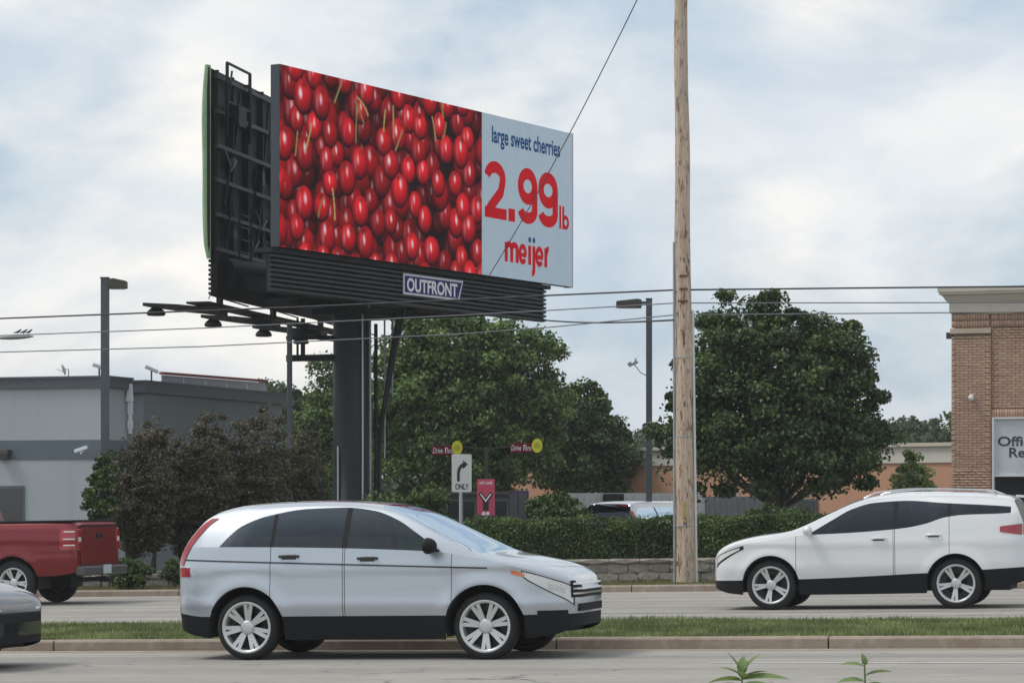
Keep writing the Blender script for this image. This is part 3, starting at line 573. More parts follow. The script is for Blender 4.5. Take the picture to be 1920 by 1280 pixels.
def roof_screen():
    D0, D1 = 74, 79; a, b = P(302, 709, D0), P(500, 705, D1); ox = (a + b) / 2; root = empty('roof_screen', (ox.x, ox.y, ROOFZ - .02), label='low grey rooftop screen with a thin red top rail', category='roof screen')
    o = Vector((ox.x, ox.y, ROOFZ - .02)); a, b = a - o, b - o; z = (a.z + b.z) / 2; a.z = b.z = z
    m = MB(); m.bar(a, b, .12, .07); m.build('top_rail', 'canopy_red', root); n = 5
    for i in range(n):
        p = a.lerp(b, (i + .02) / n); q = a.lerp(b, (i + .98) / n); m = MB(); m.bar((p.x, p.y, z / 2 - .02), (q.x, q.y, z / 2 - .02), .03, z - .06); m.build('screen_panel', 'canopy_panel', root)
    m = MB(); m.bar(b, (b.x - .42, b.y - .1, 0), .1, .12); m.build('end_bracket', 'dark_lamp', root)
roof_screen()
def low_building():
    a = P(1800, 829, 85); c = P(1190, 841, 93.7); d = (Vector((c.x, c.y, 0)) - Vector((a.x, a.y, 0))).normalized(); b = Vector((a.x, a.y, 0)) + d * 21.5
    base = Vector((a.x, a.y, -.5)); root = empty('low_brick_building', base, math.atan2(d.y, d.x), label='long low orange brick building with cream fascia behind the trees', category='building')
    zt = a.z + .5; Lb = 21.5; m = MB(); m.box((Lb / 2, -4, (zt - .6) / 2), (Lb, 8, zt - .6)); m.build('wall', 'orange_brick', root)
    m = MB(); m.box((Lb / 2, -4, zt - .36), (Lb + .1, 8.1, .52)); fa = m.build('fascia', 'cream_fascia', root); m = MB(); m.box((Lb / 2, -4, zt - .05), (Lb + .3, 8.3, .11)); m.build('coping', 'cornice', fa)
    for x in (6.0, 7.6, 9.9, 12.4, 17.5, 19.2):
        m = MB(); m.box((x, .02, 1.55), (1.25, .12, 1.3)); f = m.build('window', 'window_frame', root); m = MB(); m.box((x, .035, 1.55), (1.15, .12, 1.2)); m.build('pane', 'window_dark', f)
low_building()
def corrugated_fence():
    a = foot(1052, 80); b = foot(1452, 83); d = (b - a); Lf = d.length; root = empty('corrugated_fence', a, math.atan2(d.y, d.x), label='pale grey corrugated metal fence behind the parked van', category='fence')
    z1 = CAMZ + (YH - 924) / F * 81 - a.z; n = 6; w = Lf / n
    for i in range(n):
        m = MB(); v = []; k = 24
        for j in range(k + 1):
            y = .02 if (j // 2) % 2 else -.02; v += [(i * w + w * .985 * j / k, y, .05), (i * w + w * .985 * j / k, y, z1 - (.1 if i >= 4 else 0))]
        m.add(v, [(2 * j, 2 * j + 2, 2 * j + 3, 2 * j + 1) for j in range(k)]); m.build('panel', 'fence_metal' if i < 4 else 'fence_dark', root)
    for i in range(n + 1): m = MB(); m.box((i * w, .06, z1 / 2), (.07, .07, z1)); m.build('post', 'conduit', root)
    m = MB(); m.box((Lf * .235, -.05, z1 * .6), (.68, .03, z1 * .78)); m.build('gate_opening', 'void', root, label='dark gateway')
corrugated_fence()

# ================================================================== billboard
BA = math.atan2(12.3, 7.12); ZL, ZH_ = 7.59, 11.86; BW = 14.2
ex = Vector((math.cos(BA), math.sin(BA), 0)); en = Vector((-math.sin(BA), math.cos(BA), 0)); BO = Vector((-5.443, 64.3, 0))
col_w = BO + ex * 7.1 + en * 2.65; col_z = G(col_w.x, col_w.y)
BB = empty('billboard', (col_w.x, col_w.y, col_z), BA, label='large two sided roadside billboard showing red cherries on a black column', category='billboard')
def L_(u, d, z): return Vector((u - 7.1, d - 2.65, z - col_z))
def cherries():
    nu, nz_ = 380, 176; UW = .652 * BW; HH = ZH_ - ZL; u = np.linspace(0, UW, nu); z = np.linspace(0, HH, nz_); U, Zg = np.meshgrid(u, z); rg = np.random.default_rng(21)
    img = np.empty((nz_, nu, 3)); img[:] = (.010, .003, .005); depth = np.full((nz_, nu), -9.)
    items = []
    for layer, (cell, rad, q, lv) in enumerate(((.72, .385, -1.3, .18), (.72, .37, -.55, .52), (.76, .355, 0, 1.05))):
        for r_ in range(-1, int(HH / (cell * .82)) + 2):
            for c in range(-1, int(UW / cell) + 2):
                if layer > 0 and rg.random() < (.22 if layer == 2 else .30): continue
                items.append((c * cell + (r_ % 2) * cell / 2 + rg.normal(0, .10) + layer * .31, r_ * cell * .82 + rg.normal(0, .09) + layer * .23, rad * rg.uniform(.86, 1.1), q + rg.uniform(-.22, .22), lv * rg.uniform(.85, 1.08)))
    for (cx, cz, r_, q, lv) in items:
        asp = rg.uniform(.98, 1.16); ang = rg.normal(0, .35); ca, sa = math.cos(ang), math.sin(ang); X = (U - cx) / r_; Y = (Zg - cz) / (r_ * asp); xr = X * ca + Y * sa; yr = -X * sa + Y * ca; rho = xr ** 2 + yr ** 2; ins = rho < 1
        if not ins.any(): continue
        h = np.sqrt(np.clip(1 - rho, 0, 1)); dp = q + h * r_; up = ins & (dp > depth)
        lam = np.clip(.18 + .72 * h + .38 * Y, .05, 1.35); base = np.array([.80, .009, .020]) * rg.uniform(.70, 1.15); dim = np.exp(-(((xr - .1) / .28) ** 2 + ((yr - .72) / .16) ** 2)) * rg.uniform(0, .8); lam = lam * (1 - .75 * dim)
        col = base * (lam[..., None] ** 1.75) * lv; col[..., 1] += .012 * np.clip(Y, 0, 1) * h * lv; col[..., 2] += (.006 * (1 - h) * lv)
        hx, hz = rg.normal(.02, .13), rg.uniform(.18, .42); k1 = np.exp(-(((X - hx + .12 * Y) / (.09 + .08 * rg.random())) ** 2 + ((Y - hz) / .27) ** 2) ** 1.4); k2 = .5 * np.exp(-(((X + .45) / .14) ** 2 + ((Y - .05) / .42) ** 2)); kk = np.clip(k1 * rg.uniform(.55, 1.15) + k2 * rg.uniform(0, .5), 0, 1)[..., None] * min(1, lv)
        col = col * (1 - kk) + np.array([.92, .74, .78]) * kk
        img[up] = col[up]; depth[up] = dp[up]
    for _ in range(14):                               # stalks
        cx, cz = rg.uniform(.4, UW - .4), rg.uniform(.5, HH - .3); ang = rg.uniform(.4, 2.6); ln = rg.uniform(.5, 1.0); bend = rg.normal(0, .25); kcol = np.array([.40, .34, .12]) * rg.uniform(.5, 1.1)
        for tt in np.linspace(0, 1, 60):
            px_, pz = cx + math.cos(ang + bend * tt) * ln * tt * .55, cz + math.sin(ang + bend * tt) * ln * tt; dd = ((U - px_) / .030) ** 2 + ((Zg - pz) / (.026 + .02 * (tt < .06))) ** 2; w_ = np.clip(1.3 - dd, 0, 1)[..., None]; img[:] = img * (1 - w_) + kcol * w_
    v = np.stack([U - 7.1, np.full_like(U, -.006 - 2.65), Zg + ZL - col_z], -1).reshape(-1, 3); i = np.arange(nz_ * nu).reshape(nz_, nu); f = np.stack([i[:-1, :-1], i[:-1, 1:], i[1:, 1:], i[1:, :-1]], -1).reshape(-1, 4)
    o = raw('cherry_print', v, f, 'cherry_print', None); at = o.data.color_attributes.new('print', 'FLOAT_COLOR', 'POINT'); at.data.foreach_set('color', np.c_[np.clip(img.reshape(-1, 3), 0, 1), np.ones(nz_ * nu)].astype(np.float32).ravel())
    return o
m_ = mat('cherry_print', (.3, .01, .02), .6, spec=.06); t_ = m_.node_tree; va = t_.nodes.new('ShaderNodeVertexColor'); va.layer_name = 'print'; b_ = t_.nodes['Principled BSDF']; t_.links.new(va.outputs[0], b_.inputs['Base Color']); t_.links.new(va.outputs[0], b_.inputs['Emission Color']); b_.inputs['Emission Strength'].default_value = .2
def billboard():
    m = MB(); m.box(L_(BW / 2, .127, (ZL + ZH_) / 2), (BW, .25, ZH_ - ZL)); cab = m.build('screen_cabinet', 'frame_blue', BB)
    ch = cherries(); ch.parent = cab
    u0 = .652 * BW; m = MB(); m.box(L_((u0 + .02 + BW) / 2, -.003, (ZL + ZH_) / 2), (BW - u0 - .02, .008, ZH_ - ZL)); pn = m.build('price_panel', 'panel_white', cab)
    X1, Zu = (1, 0, 0), (0, 0, 1); yq = -.012; kx = BW / 14.63; bot = ZL
    T = lambda u, w, y=yq: L_(u * kx, y, bot + w)
    text('large sweet cherries', .5, 'lettering', 'ink_blue', pn, T(10.08, 3.55), X1, Zu, bold=.012, width=3.72, height=.43)
    m = MB(); o0 = T(0, 0); X1 = (kx, 0, 0)
    def dig9(x0, x1, z0, z1, w):
        cx = (x0 + x1) / 2; rx = (x1 - x0 - w) / 2; hh = z1 - z0; ry = hh * .315 - w / 2 + .02; cy = z1 - ry - w / 2
        ribbon(m, arc(cx, cy, rx, ry, 0, 345, 26), w, o0, X1, Zu, True)
        ribbon(m, [(x1 - w / 2, cy + .0)] + [(x1 - w / 2, cy - hh * .13)] + arc(cx, z0 + w / 2 + hh * .15, rx, hh * .15, -2, -172, 14), w, o0, X1, Zu)
    dig9(11.50, 12.60, 1.54, 3.05, .31); dig9(12.65, 13.78, 1.54, 3.05, .31)
    ribbon(m, arc(10.25, 2.60, .42, .295, 172, -15, 14) + [(10.56, 2.25), (10.0, 1.82), (9.90, 1.72)], .31, o0, X1, Zu); ribbon(m, [(9.70, 1.68), (10.88, 1.68)], .29, o0, X1, Zu)
    ribbon(m, [(10.98, 1.70), (11.34, 1.70)], .34, o0, X1, Zu)
    m.build('lettering', 'ink_red', pn)
    m = MB(); ribbon(m, [(13.92, 1.56), (13.92, 2.2)], .11, o0, X1, Zu); ribbon(m, [(14.10, 1.56), (14.10, 2.2)], .11, o0, X1, Zu); ribbon(m, arc(14.24, 1.76, .14, .145, 0, 345, 16), .11, o0, X1, Zu, True); m.build('lettering', 'ink_red', pn)
    m = MB(); z0, xh = .44, .52; w = .165; x = 10.86                                     # the store name, heavy condensed lower case
    ribbon(m, [(x, z0), (x, z0 + xh)], w, o0, X1, Zu)
    for q in (0, .30): ribbon(m, [(x + q, z0 + xh - .16)] + arc(x + q + .15, z0 + xh - .16, .15, .11, 150, 0, 8) + [(x + q + .30, z0)], w, o0, X1, Zu)
    def ee(x0): ribbon(m, arc(x0 + .19, z0 + xh / 2, .165, xh / 2 - .05, -38, -360, 20), w * .85, o0, X1, Zu); ribbon(m, [(x0 + .05, z0 + xh / 2 - .02), (x0 + .40, z0 + xh / 2 - .02)], w * .7, o0, X1, Zu)
    ee(11.58); ribbon(m, [(12.16, z0), (12.16, z0 + xh)], w, o0, X1, Zu); ribbon(m, [(12.40, z0 + xh), (12.40, z0 - .10)] + arc(12.30, z0 - .12, .1, .1, 0, -95, 6), w, o0, X1, Zu); ee(12.52)
    ribbon(m, [(13.08, z0), (13.08, z0 + xh)], w, o0, X1, Zu); ribbon(m, [(13.08, z0 + xh * .55)] + arc(13.22, z0 + xh * .62, .13, .17, 170, 75, 6), w, o0, X1, Zu); m.build('lettering', 'ink_red', pn)
    m = MB()
    for x in (12.16, 12.40): ribbon(m, arc(x, z0 + xh + .16, .035, .04, 0, 330, 10), .075, o0, X1, Zu, True)
    m.build('lettering', 'ink_blue', pn)
    # pale edge trim
    m = MB(); m.box(L_(BW + .012, .1, (ZL + ZH_) / 2), (.024, .26, ZH_ - ZL + .04)); m.build('edge_trim', 'plate_border', cab)
    # skirt of horizontal ribs below the screen
    def ribs(uA, uB, d, z0, z1, n, parent, c=1., s=0., org=(0, 0)):
        hgt = (z1 - z0) / n
        for i in range(n):
            z = z0 + hgt * i; prof = [(.10, z), (0, z + hgt * .18), (0, z + hgt * .62), (.07, z + hgt * .80), (.10, z + hgt)]; m = MB(); v = []
            for uu in (uA, uB):
                for (dd, zz) in prof + [(.14, zz_) for zz_ in (z + hgt, z)]:
                    q = d + dd if d < 1.5 else d - dd; v.append(L_(org[0] + uu * c - (q - org[1]) * s, org[1] + uu * s + (q - org[1]) * c, zz))
            n_ = len(v) // 2; m.add(v, [tuple(range(n_)), tuple(range(n_, 2 * n_))] + [(k, (k + 1) % n_, n_ + (k + 1) % n_, n_ + k) for k in range(n_)]); m.build('skirt_rib', 'skirt_metal', parent)
    m = MB(); m.box(L_(6.55, .36, 7.10), (13.1, .04, 1.08)); sk = m.build('skirt', 'skirt_dark', BB); ribs(.0, 13.1, .20, 6.56, 7.46, 8, sk)
    m = MB(); m.box(L_(6.6, .42, 7.52), (13.4, .5, .10)); m.build('catwalk', 'black_steel', BB)
    # name plate on the skirt
    m = MB(); ua, ub = 5.70, 8.62; za, zb_ = 6.85, 7.38; y = .17
    m.poly([L_(ua, y, za), L_(ub - .22, y, za), L_(ub, y, zb_), L_(ua, y, zb_)], (0, .03, 0)); pl = m.build('name_plate', 'plate_border', BB)
    b = .055; m = MB(); m.poly([L_(ua + b, y - .004, za + b), L_(ub - .22 - b, y - .004, za + b), L_(ub - b * 1.4, y - .004, zb_ - b), L_(ua + b, y - .004, zb_ - b)], (0, .003, 0)); m.build('plate_field', 'purple_plate', pl)
    text('OUTFRONT', .5, 'lettering', 'ink_white', pl, L_(ua + .14, y - .012, za + .10), (1, 0, 0), Zu, bold=.016, width=ub - ua - .46, height=.33)
    # rear face of the V: its dark inner side with beams and stringers
    V = R(18); c, s = math.cos(V), math.sin(V); oA = (.0, 1.95); zb0, zb1 = 7.38, 11.97
    def K(l, d, z): return L_(oA[0] + l * c - d * s, oA[1] + l * s + d * c, z)
    RM = Matrix.Rotation(V, 3, 'Z')
    m = MB(); m.box(K(7.1, .10, (zb0 + zb1) / 2), (14.2, .05, zb1 - zb0 - .06), M=RM); rf = m.build('rear_face', 'black_steel', BB)
    for i in range(12): m = MB(); m.box(K(.35 + i * 1.2, .01, (zb0 + zb1) / 2), (.07, .12, zb1 - zb0 - .1), M=RM); m.build('stringer', 'black_steel', rf)
    for i in range(6): m = MB(); m.box(K(7.1, -.09, zb0 + .25 + i * .82), (14.0, .08, .09), M=RM); m.build('cross_beam', 'skirt_metal', rf)
    for i in range(5): m = MB(); m.bar(K(1.0 + i * 2.4, -.02, zb0 + .3), K(2.1 + i * 2.4, -.02, zb1 - .3), .06, .06); m.build('diagonal_brace', 'black_steel', rf)
    m = MB(); q = []                                   # vinyl wrapped over the near edge, bellied
    n = 14
    for i in range(n + 1):
        t = i / n; z = zb1 + .03 - (zb1 - zb0 + .02) * t; bow = .075 * math.sin(math.pi * min(1, t * 1.05)) - (.05 if t > .93 else 0) + .02 * math.sin(t * 9); q.append((K(.10, .06 , z), K(-.03 - bow * .3, .10 + bow, z), K(-.02 - bow * .3, .17 + bow, z), K(.3, .22, z)))
    v = [p for r_ in q for p in r_]; m.add(v, [(4 * i + k, 4 * i + k + 1, 4 * i + k + 5, 4 * i + k + 4) for i in range(n) for k in range(3)], True); m.build('vinyl_edge', 'vinyl_green', rf)
    rnd = random.Random(4)
    for i in range(16):
        l = rnd.uniform(.2, 5.5); z = rnd.uniform(zb0 + .3, zb1 - .3); m = MB()
        if i % 3 == 0: m.box(K(l, -.06, z), (rnd.uniform(.15, .5), .12, rnd.uniform(.15, .6)), M=RM); m.build('junction_box', 'skirt_metal', rf, bevel=.01)
        elif i % 3 == 1: m.bar(K(l, -.14, z - .6), K(l + rnd.uniform(-.6, .6), -.14, z + .6), .04, .04); m.build('tie_rod', 'black_steel', rf)
        else: m.tube([K(l, -.1, z), K(l + .2, -.18, z - .35), K(l + .5, -.1, z - .5), K(l + .9, -.12, z - .2)], .015, 5); m.build('cable_loop', 'conduit', rf)
    # rear skirt, catwalk and flood lights on arms
    m = MB(); m.box(K(7.2, .05, 6.98), (13.8, .16, .9), M=RM); rs = m.build('rear_skirt', 'skirt_dark', BB)
    for i in range(8): m = MB(); m.box(K(.29, .05, 6.60 + i * .11), (.05, .20, .055), M=RM); m.build('skirt_rib', 'skirt_dark', rs)
    for i in range(8): m = MB(); m.box(K(7.2, .16, 6.60 + i * .11), (13.8, .06, .06), M=RM); m.build('skirt_rib', 'skirt_dark', rs)
    for i, l in enumerate((1.2, 5.6, 10., 13.6)):
        m = MB(); z = 6.34
        m.poly([K(l - .32, .1, z - .06), K(l - .32, 1.2, z + .05), K(l - .32, 2.05, z + .10), K(l - .32, 2.05, z + .02), K(l - .32, 1.2, z - .10), K(l - .32, .1, z - .22)], RM @ Vector((.64, 0, 0))); arm = m.build('light_arm', 'black_steel', BB)
        m = MB(); cc = K(l, 1.82, z - .10); v = [];
        m.lathe([(0, .10), (.10, .10), (.20, .02), (.235, -.06), (.20, -.10), (0, -.11)], cc, n=14); m.build('flood_light', 'skirt_metal', arm)
        m = MB(); m.bar(K(l, .2, z + .0), K(l, .2, z + .5), .12, .12); m.bar(K(l - .4, .3, z + .25), K(l + 2.6, .3, z + .18), .03, .03); m.build('arm_bracket', 'black_steel', arm)
    m = MB(); m.bar(K(.6, .55, 6.40), K(13.8, .55, 6.40), .6, .05); m.build('rear_catwalk', 'black_steel', BB)
    # head steel: torsion beam and outriggers
    m = MB(); m.tube([L_(.9, 2.3, 7.15), L_(13.4, 2.9, 7.15)], .36, 16); m.build('torsion_beam', 'black_steel', BB)
    for i in range(5):
        uu = 1.4 + i * 2.8; m = MB(); m.bar(L_(uu, .3, 6.9), L_(uu, 2.2 + uu * .31, 6.9), .16, .3); m.bar(L_(uu, .45, 7.0), L_(uu, .45, 11.5), .16, .16); m.build('outrigger', 'black_steel', BB)
    for i in range(5):
        uu = .8 + i * 2.8; m = MB(); m.bar(L_(uu, .33, 7.1), L_(uu, .33, 11.7), .10, .10); m.build('stringer', 'black_steel', BB)
    # ladders and hoop at the near end
    def ladder(l, d, z0, z1, w=.42):
        m = MB()
        for q in (-1, 1): m.bar(K(l + q * w / 2, d, z0), K(l + q * w / 2, d, z1), .035, .035)
        z = z0 + .15
        while z < z1: m.bar(K(l - w / 2, d, z), K(l + w / 2, d, z), .022, .022); z += .3
        m.build('ladder', 'skirt_metal', BB)
    ladder(1.5, -.35, 7.5, 8.75, .9)
    m = MB(); zt = 12.12                               # hoist frame standing over the top edge
    for q in (.55, 2.35): m.bar(K(q, -.2, 10.4), K(q, -.2, zt), .06, .06)
    m.bar(K(.52, -.2, zt), K(2.38, -.2, zt), .05, .05); m.bar(K(.55, -.2, 11.2), K(2.35, -.2, 11.2), .05, .05); m.box(K(1.5, -.2, 10.95), (.6, .18, .5), M=RM); m.build('hoist_frame', 'black_steel', BB)
    m = MB(); m.tube([K(.05, -.1, 7.35), K(-.02, 0, 7.1), K(.04, .02, 6.9), K(-.06, 0, 6.6), K(-.1, .05, 6.42)], .012, 5); m.tube([K(-.08, 0, 6.98), K(.02, .02, 7.12), K(.1, .05, 6.95)], .02, 5); m.build('loose_strap', 'black_steel', BB)
    # column, conduits, side ladder
    m = MB(); m.lathe([(.0, 0), (.72, 0), (.72, .06), (.50, .07), (.49, 6.55), (.49, 7.1), (0, 7.1)], n=40); me = m.build('column', 'column_paint', BB)
    m = MB(); m.box((0, 0, 6.55 - col_z), (1.5, 1.5, .16)); m.build('head_plate', 'black_steel', BB, bevel=.01)
    cam_dir = Vector((col_w.x, col_w.y, 0)).normalized(); inv = Matrix.Rotation(-BA, 3, 'Z'); rt = inv @ Vector((cam_dir.y, -cam_dir.x, 0)); fr = inv @ -cam_dir
    def pipe(off, depth, z0, z1, r_, mt, nm='conduit'):
        p = rt * off + fr * depth; mm = MB(); mm.tube([p + Vector((0, 0, z0)), p + Vector((.01, 0, (z0 + z1) / 2)), p + Vector((0, 0, z1))], r_, 8); mm.build(nm, mt, BB)
    pipe(.27, .47, 0, 6.75, .022, 'conduit_pale'); pipe(-.37, .38, 0, 3.3, .022, 'conduit_pale'); pipe(.47, .30, 0, 6.6, .03, 'conduit'); pipe(.62, .05, 0, 6.5, .05, 'black_steel'); pipe(.85, -.1, 3.0, 6.6, .025, 'conduit'); pipe(1.05, -.1, 4.6, 6.6, .025, 'conduit')
    m = MB(); p0 = rt * .70; m.tube([p0 + Vector((0, 0, .2)), p0 + Vector((0, 0, 3.2)), p0 + rt * .12 + Vector((0, 0, 4.2)), p0 + rt * .35 + Vector((0, 0, 5.6)), p0 + rt * .6 + Vector((0, 0, 6.9))], [.05, .05, .06, .09, .12], 8); m.build('cable_bundle', 'black_steel', BB)
    for v_, hh in ((633, .10), (671, .17)):
        z = CAMZ + (YH - v_) / F * 71.5 - col_z; mm = MB(); mm.bar(rt * -1.72 + Vector((0, 0, z)), rt * -.3 + Vector((0, 0, z + .03)), .12, hh); mm.build('cross_arm', 'black_steel', BB)
    z0_, z1_ = (CAMZ + (YH - v_) / F * 71.5 - col_z for v_ in (670, 596))
    for off, w_ in ((-1.42, .045), (-1.28, .085)):
        mm = MB(); mm.bar(rt * off + Vector((0, 0, z0_)), rt * off + Vector((0, 0, z1_)), w_, w_); mm.build('hanger_rod', 'black_steel', BB)
mat('column_paint', (.014, .021, .023), .5, spec=.3, noise=[((2, 2, .4), .45, .7, (.019, .027, .029)), (8, .6, .75, (.03, .036, .036))])
billboard()

# ================================================================== posts, lamps, wires
def post_lamp(u, vtop, D, w, head, label, side, wire_arm=None):
    b = foot(u, D); z = CAMZ + (YH - vtop) / F * D - b.z; root = empty('lamp_post', b, label=label, category='street lamp', group='parking lot lamp posts')
    m = MB(); m.box((0, 0, z / 2), (w, w, z)); m.build('pole', 'lamp_grey', root, bevel=.01)
    m = MB(); m.box((0, 0, .25), (.5, .5, .5)); m.build('footing', 'kerb', root, bevel=.02); m = MB(); m.box((0, 0, z + .01), (w + .02, w + .02, .03)); m.build('cap', 'lamp_bronze', root)
    x0, x1, z0, z1, arm = head; m = MB()
    m.poly([(side * x0, -.15, z - z0), (side * (x0 + .1), -.15, z - z0 + .03), (side * x1, -.15, z - z0 - .03), (side * x1, -.15, z - z1), (side * x0, -.15, z - z1 - .01)], (0, .30, 0)); h = m.build('lamp_head', 'lamp_bronze', root, bevel=.012)
    m = MB(); m.box((side * (x0 + x1) / 2, 0, z - z1 - .006), (abs(x1 - x0) * .75, .22, .02)); m.build('lens', 'lens', h)
    if arm: m = MB(); m.box((side * (w / 2 + x0) / 2, 0, z - (z0 + z1) / 2 + .03), (abs(x0 - w / 2) + .06, .07, .07)); m.build('arm', 'lamp_grey', root)
    return root, z
post_lamp(197, 522, 58, .165, (.08, .46, .03, .21, False), 'grey lamp post with short lamp head beside the purple shrubs', 1)
lp, lz = post_lamp(1217, 561, 72, .155, (.20, .86, .02, .22, True), 'grey lamp post with long lamp head left of the utility pole', -1)
m = MB(); zc = lz - (684 - 561) / F * 72
m.tube([(-.07, 0, zc - .28), (-.22, 0, zc - .2), (-.36, 0, zc - .02), (-.42, 0, zc + .03)], .014, 6); m.bar((-.52, -.02, zc - .02), (-.30, .02, zc + .08), .07, .07); m.bar((-.4, 0, zc), (-.34, .05, zc + .18), .03, .03); m.bar((-.55, 0, zc + .0), (-.46, 0, zc + .05), .08, .09); m.build('camera_arm', 'conduit', lp)
b = foot(543, 69.5); zt = CAMZ + (YH - 602) / F * 69.5 - b.z
root = empty('metal_post', b, label='thin plain grey metal post left of the billboard column', category='post'); m = MB(); m.tube([(0, 0, 0), (0, 0, zt)], .07, 14); m.build('shaft', 'lamp_grey', root); m = MB(); m.lathe([(.0, .02), (.16, .02), (.16, .0), (0, 0)], n=12); m.lathe([(.12, 0), (.12, .04), (.075, .06)], n=12); m.build('base_plate', 'lamp_grey', root)
# utility pole
pb = foot(1285, 52.4); up = empty('utility_pole', pb, label='tall weathered wooden utility pole with conduits at the roadside', category='utility pole')
m = MB(); pts = []; rad = []; n = 40; PH = 13.2
for i in range(n + 1):
    z = -.2 + (PH + .2) * i / n; pts.append((-.0075 * z + .010 * math.sin(z * 1.7), 0, z)); rad.append((.192 - .0062 * z) * (1 + .018 * math.sin(z * 3.1 + 1)))
m.tube(pts, rad, 22); m.build('shaft', 'pole_wood', up)
for off, z1, r_, mt in ((-.205, 6.6, .022, 'conduit'), (.205, 5.3, .026, 'conduit_pale')):
    m = MB(); m.tube([((.212 - .0062 * z) * (1 if off > 0 else -1) - .0075 * z, -.05, z) for z in (0, z1 / 2, z1)], r_, 8); m.build('conduit', mt, up)
for k_, z in enumerate((5.95, 5.70, 5.47)):
    m = MB(); m.box((-.0075 * z, -.165, z), (.16, .05, .035)); m.tube([(-.0075 * z - .05, -.17, z), (-.0075 * z - .05, -.24, z)], .02, 6); m.build('wire_bracket', 'rust', up)
for z in (1.30, 1.38, 1.46, 1.54, 1.62): m = MB(); m.box((-.0075 * z - .02, -.187, z), (.05, .012, .055)); m.build('pole_tag', 'yellow_dim', up)
for q in range(26):
    z = random.uniform(.4, 8); th = random.uniform(-2.6, -.6); r_ = .192 - .0062 * z; m = MB(); m.box((-.0075 * z + r_ * math.cos(th), r_ * math.sin(th), z), (.018, .018, random.choice((.02, .03, .09)))); m.build('staple', 'dark_lamp', up)
for z in (1.2, 2.9, 4.4): m = MB(); m.lathe([(.20 - .006 * z, z - .012), (.205 - .006 * z, z), (.20 - .006 * z, z + .012)], (-.0075 * z, 0, 0), n=20); m.build('strap', 'conduit', up)
TW = 51.38
def DW(u): k = (u - 960) / F; return TW / (k * SA + CA)
def wire(pts, r_, label, mt='wire', ext=26):
    px = np.array(pts, float); us = np.linspace(px[0, 0], px[-1, 0], 30); seg = []
    for (a, b) in zip(px[:-1], px[1:]):
        sag = a[2] if len(a) > 2 else 0
        for i in range(1 if seg else 0, 7):
            t = i / 6; u = a[0] + (b[0] - a[0]) * t; v = a[1] + (b[1] - a[1]) * t + 4 * sag * t * (1 - t); seg.append(P(u, v, DW(u)))
    d0 = (seg[0] - seg[1]).normalized(); d1 = (seg[-1] - seg[-2]).normalized(); seg = [seg[0] + d0 * ext] + seg + [seg[-1] + d1 * ext]
    o = seg[len(seg) // 2].copy(); m = MB(); m.tube([p - o for p in seg], r_, 6); w = m.build('overhead_wire', mt, None, label=label, category='wire', group='overhead wires along the road'); w.location = o
wire([(0, 597, 0), (545, 576, 0), (860, 562, 0), (1035, 553.5, 0), (1268, 543.5, 0), (1600, 540, 0), (1920, 537, 0)], .018, 'topmost thick black wire across the pole')
wire([(0, 629, 0), (380, 615, 0), (860, 591, 0), (1035, 581.5, 0), (1268, 568, 0), (1600, 567.5, 0), (1920, 567, 0)], .012, 'second wire down on the pole, thin and grey', 'wire_grey')
wire([(0, 660, 0), (380, 649.5, 0), (860, 626, 0), (1035, 613, 0), (1268, 590, 0), (1600, 587.5, 0), (1920, 585, 0)], .012, 'third thin grey wire, lowest along the road', 'wire_grey')
# service cable from the billboard skirt to the pole and the drop line from the pole top
pc = Vector((pb.x, pb.y, 0)); sk_end = BO + ex * 13.0 + en * .3
a = Vector((sk_end.x, sk_end.y, CAMZ + (YH - 600) / F * sk_end.y)); b = P(1262, 600, 52.3)
m = MB(); m.tube([a.lerp(b, i / 12) - Vector((0, 0, .06 * math.sin(math.pi * i / 12))) - a for i in range(13)], .02, 6); w = m.build('service_cable', 'wire', None, label='short thick black cable from billboard skirt to utility pole', category='wire'); w.location = a
a = BO + ex * (10.05 * 14.2 / 14.63) + en * .05; a.z = CAMZ + (YH - 516) / F * a.y; b = Vector((pb.x - .12, pb.y, PH - .3 + pb.z)); m = MB(); n = 20; ds = []
for i in range(n + 1):
    t = i / n; p = a.lerp(b, t); p.z -= .55 * 4 * t * (1 - t) * .5; ds.append(p - a)
m.tube(ds, .013, 6); w = m.build('drop_line', 'wire_grey', None, label='slanting line from the billboard price panel up to the pole top', category='wire'); w.location = a
# cobra head street light at the left edge, with birds
D = 60; c = P(30, 633, D); pole = Vector((c.x - 4.2, c.y, 0)); pole.z = G(pole.x, pole.y)
root = empty('street_light', pole, label='cobra head street light poking in at the left edge', category='street light'); hz = c.z - pole.z; m = MB(); m.tube([(0, 0, 0), (0, 0, hz - .6)], [.11, .07], 12); m.build('pole', 'galv', root)
m = MB(); m.tube([(0, 0, hz - .7), (1.2, 0, hz - .25), (2.6, 0, hz - .02), (3.9, 0, hz + .02)], .035, 8); m.build('arm', 'galv', root)
m = MB(); v = []; n = 12; k_ = 10
for i in range(n + 1):
    t = i / n; x = 3.8 + .78 * t; w_ = .14 * (math.sin(math.pi * (.10 + .88 * t)) ** .6); h_ = .055 * (math.sin(math.pi * (.12 + .85 * t)) ** .6)
    for j in range(k_): a_ = 2 * math.pi * j / k_; v.append((x, w_ * math.cos(a_), hz + .0 + h_ * math.sin(a_) + .03 * t))
m.add(v, [(i * k_ + j, i * k_ + (j + 1) % k_, (i + 1) * k_ + (j + 1) % k_, (i + 1) * k_ + j) for i in range(n) for j in range(k_)], True); m.build('lamp_head', 'galv', root)
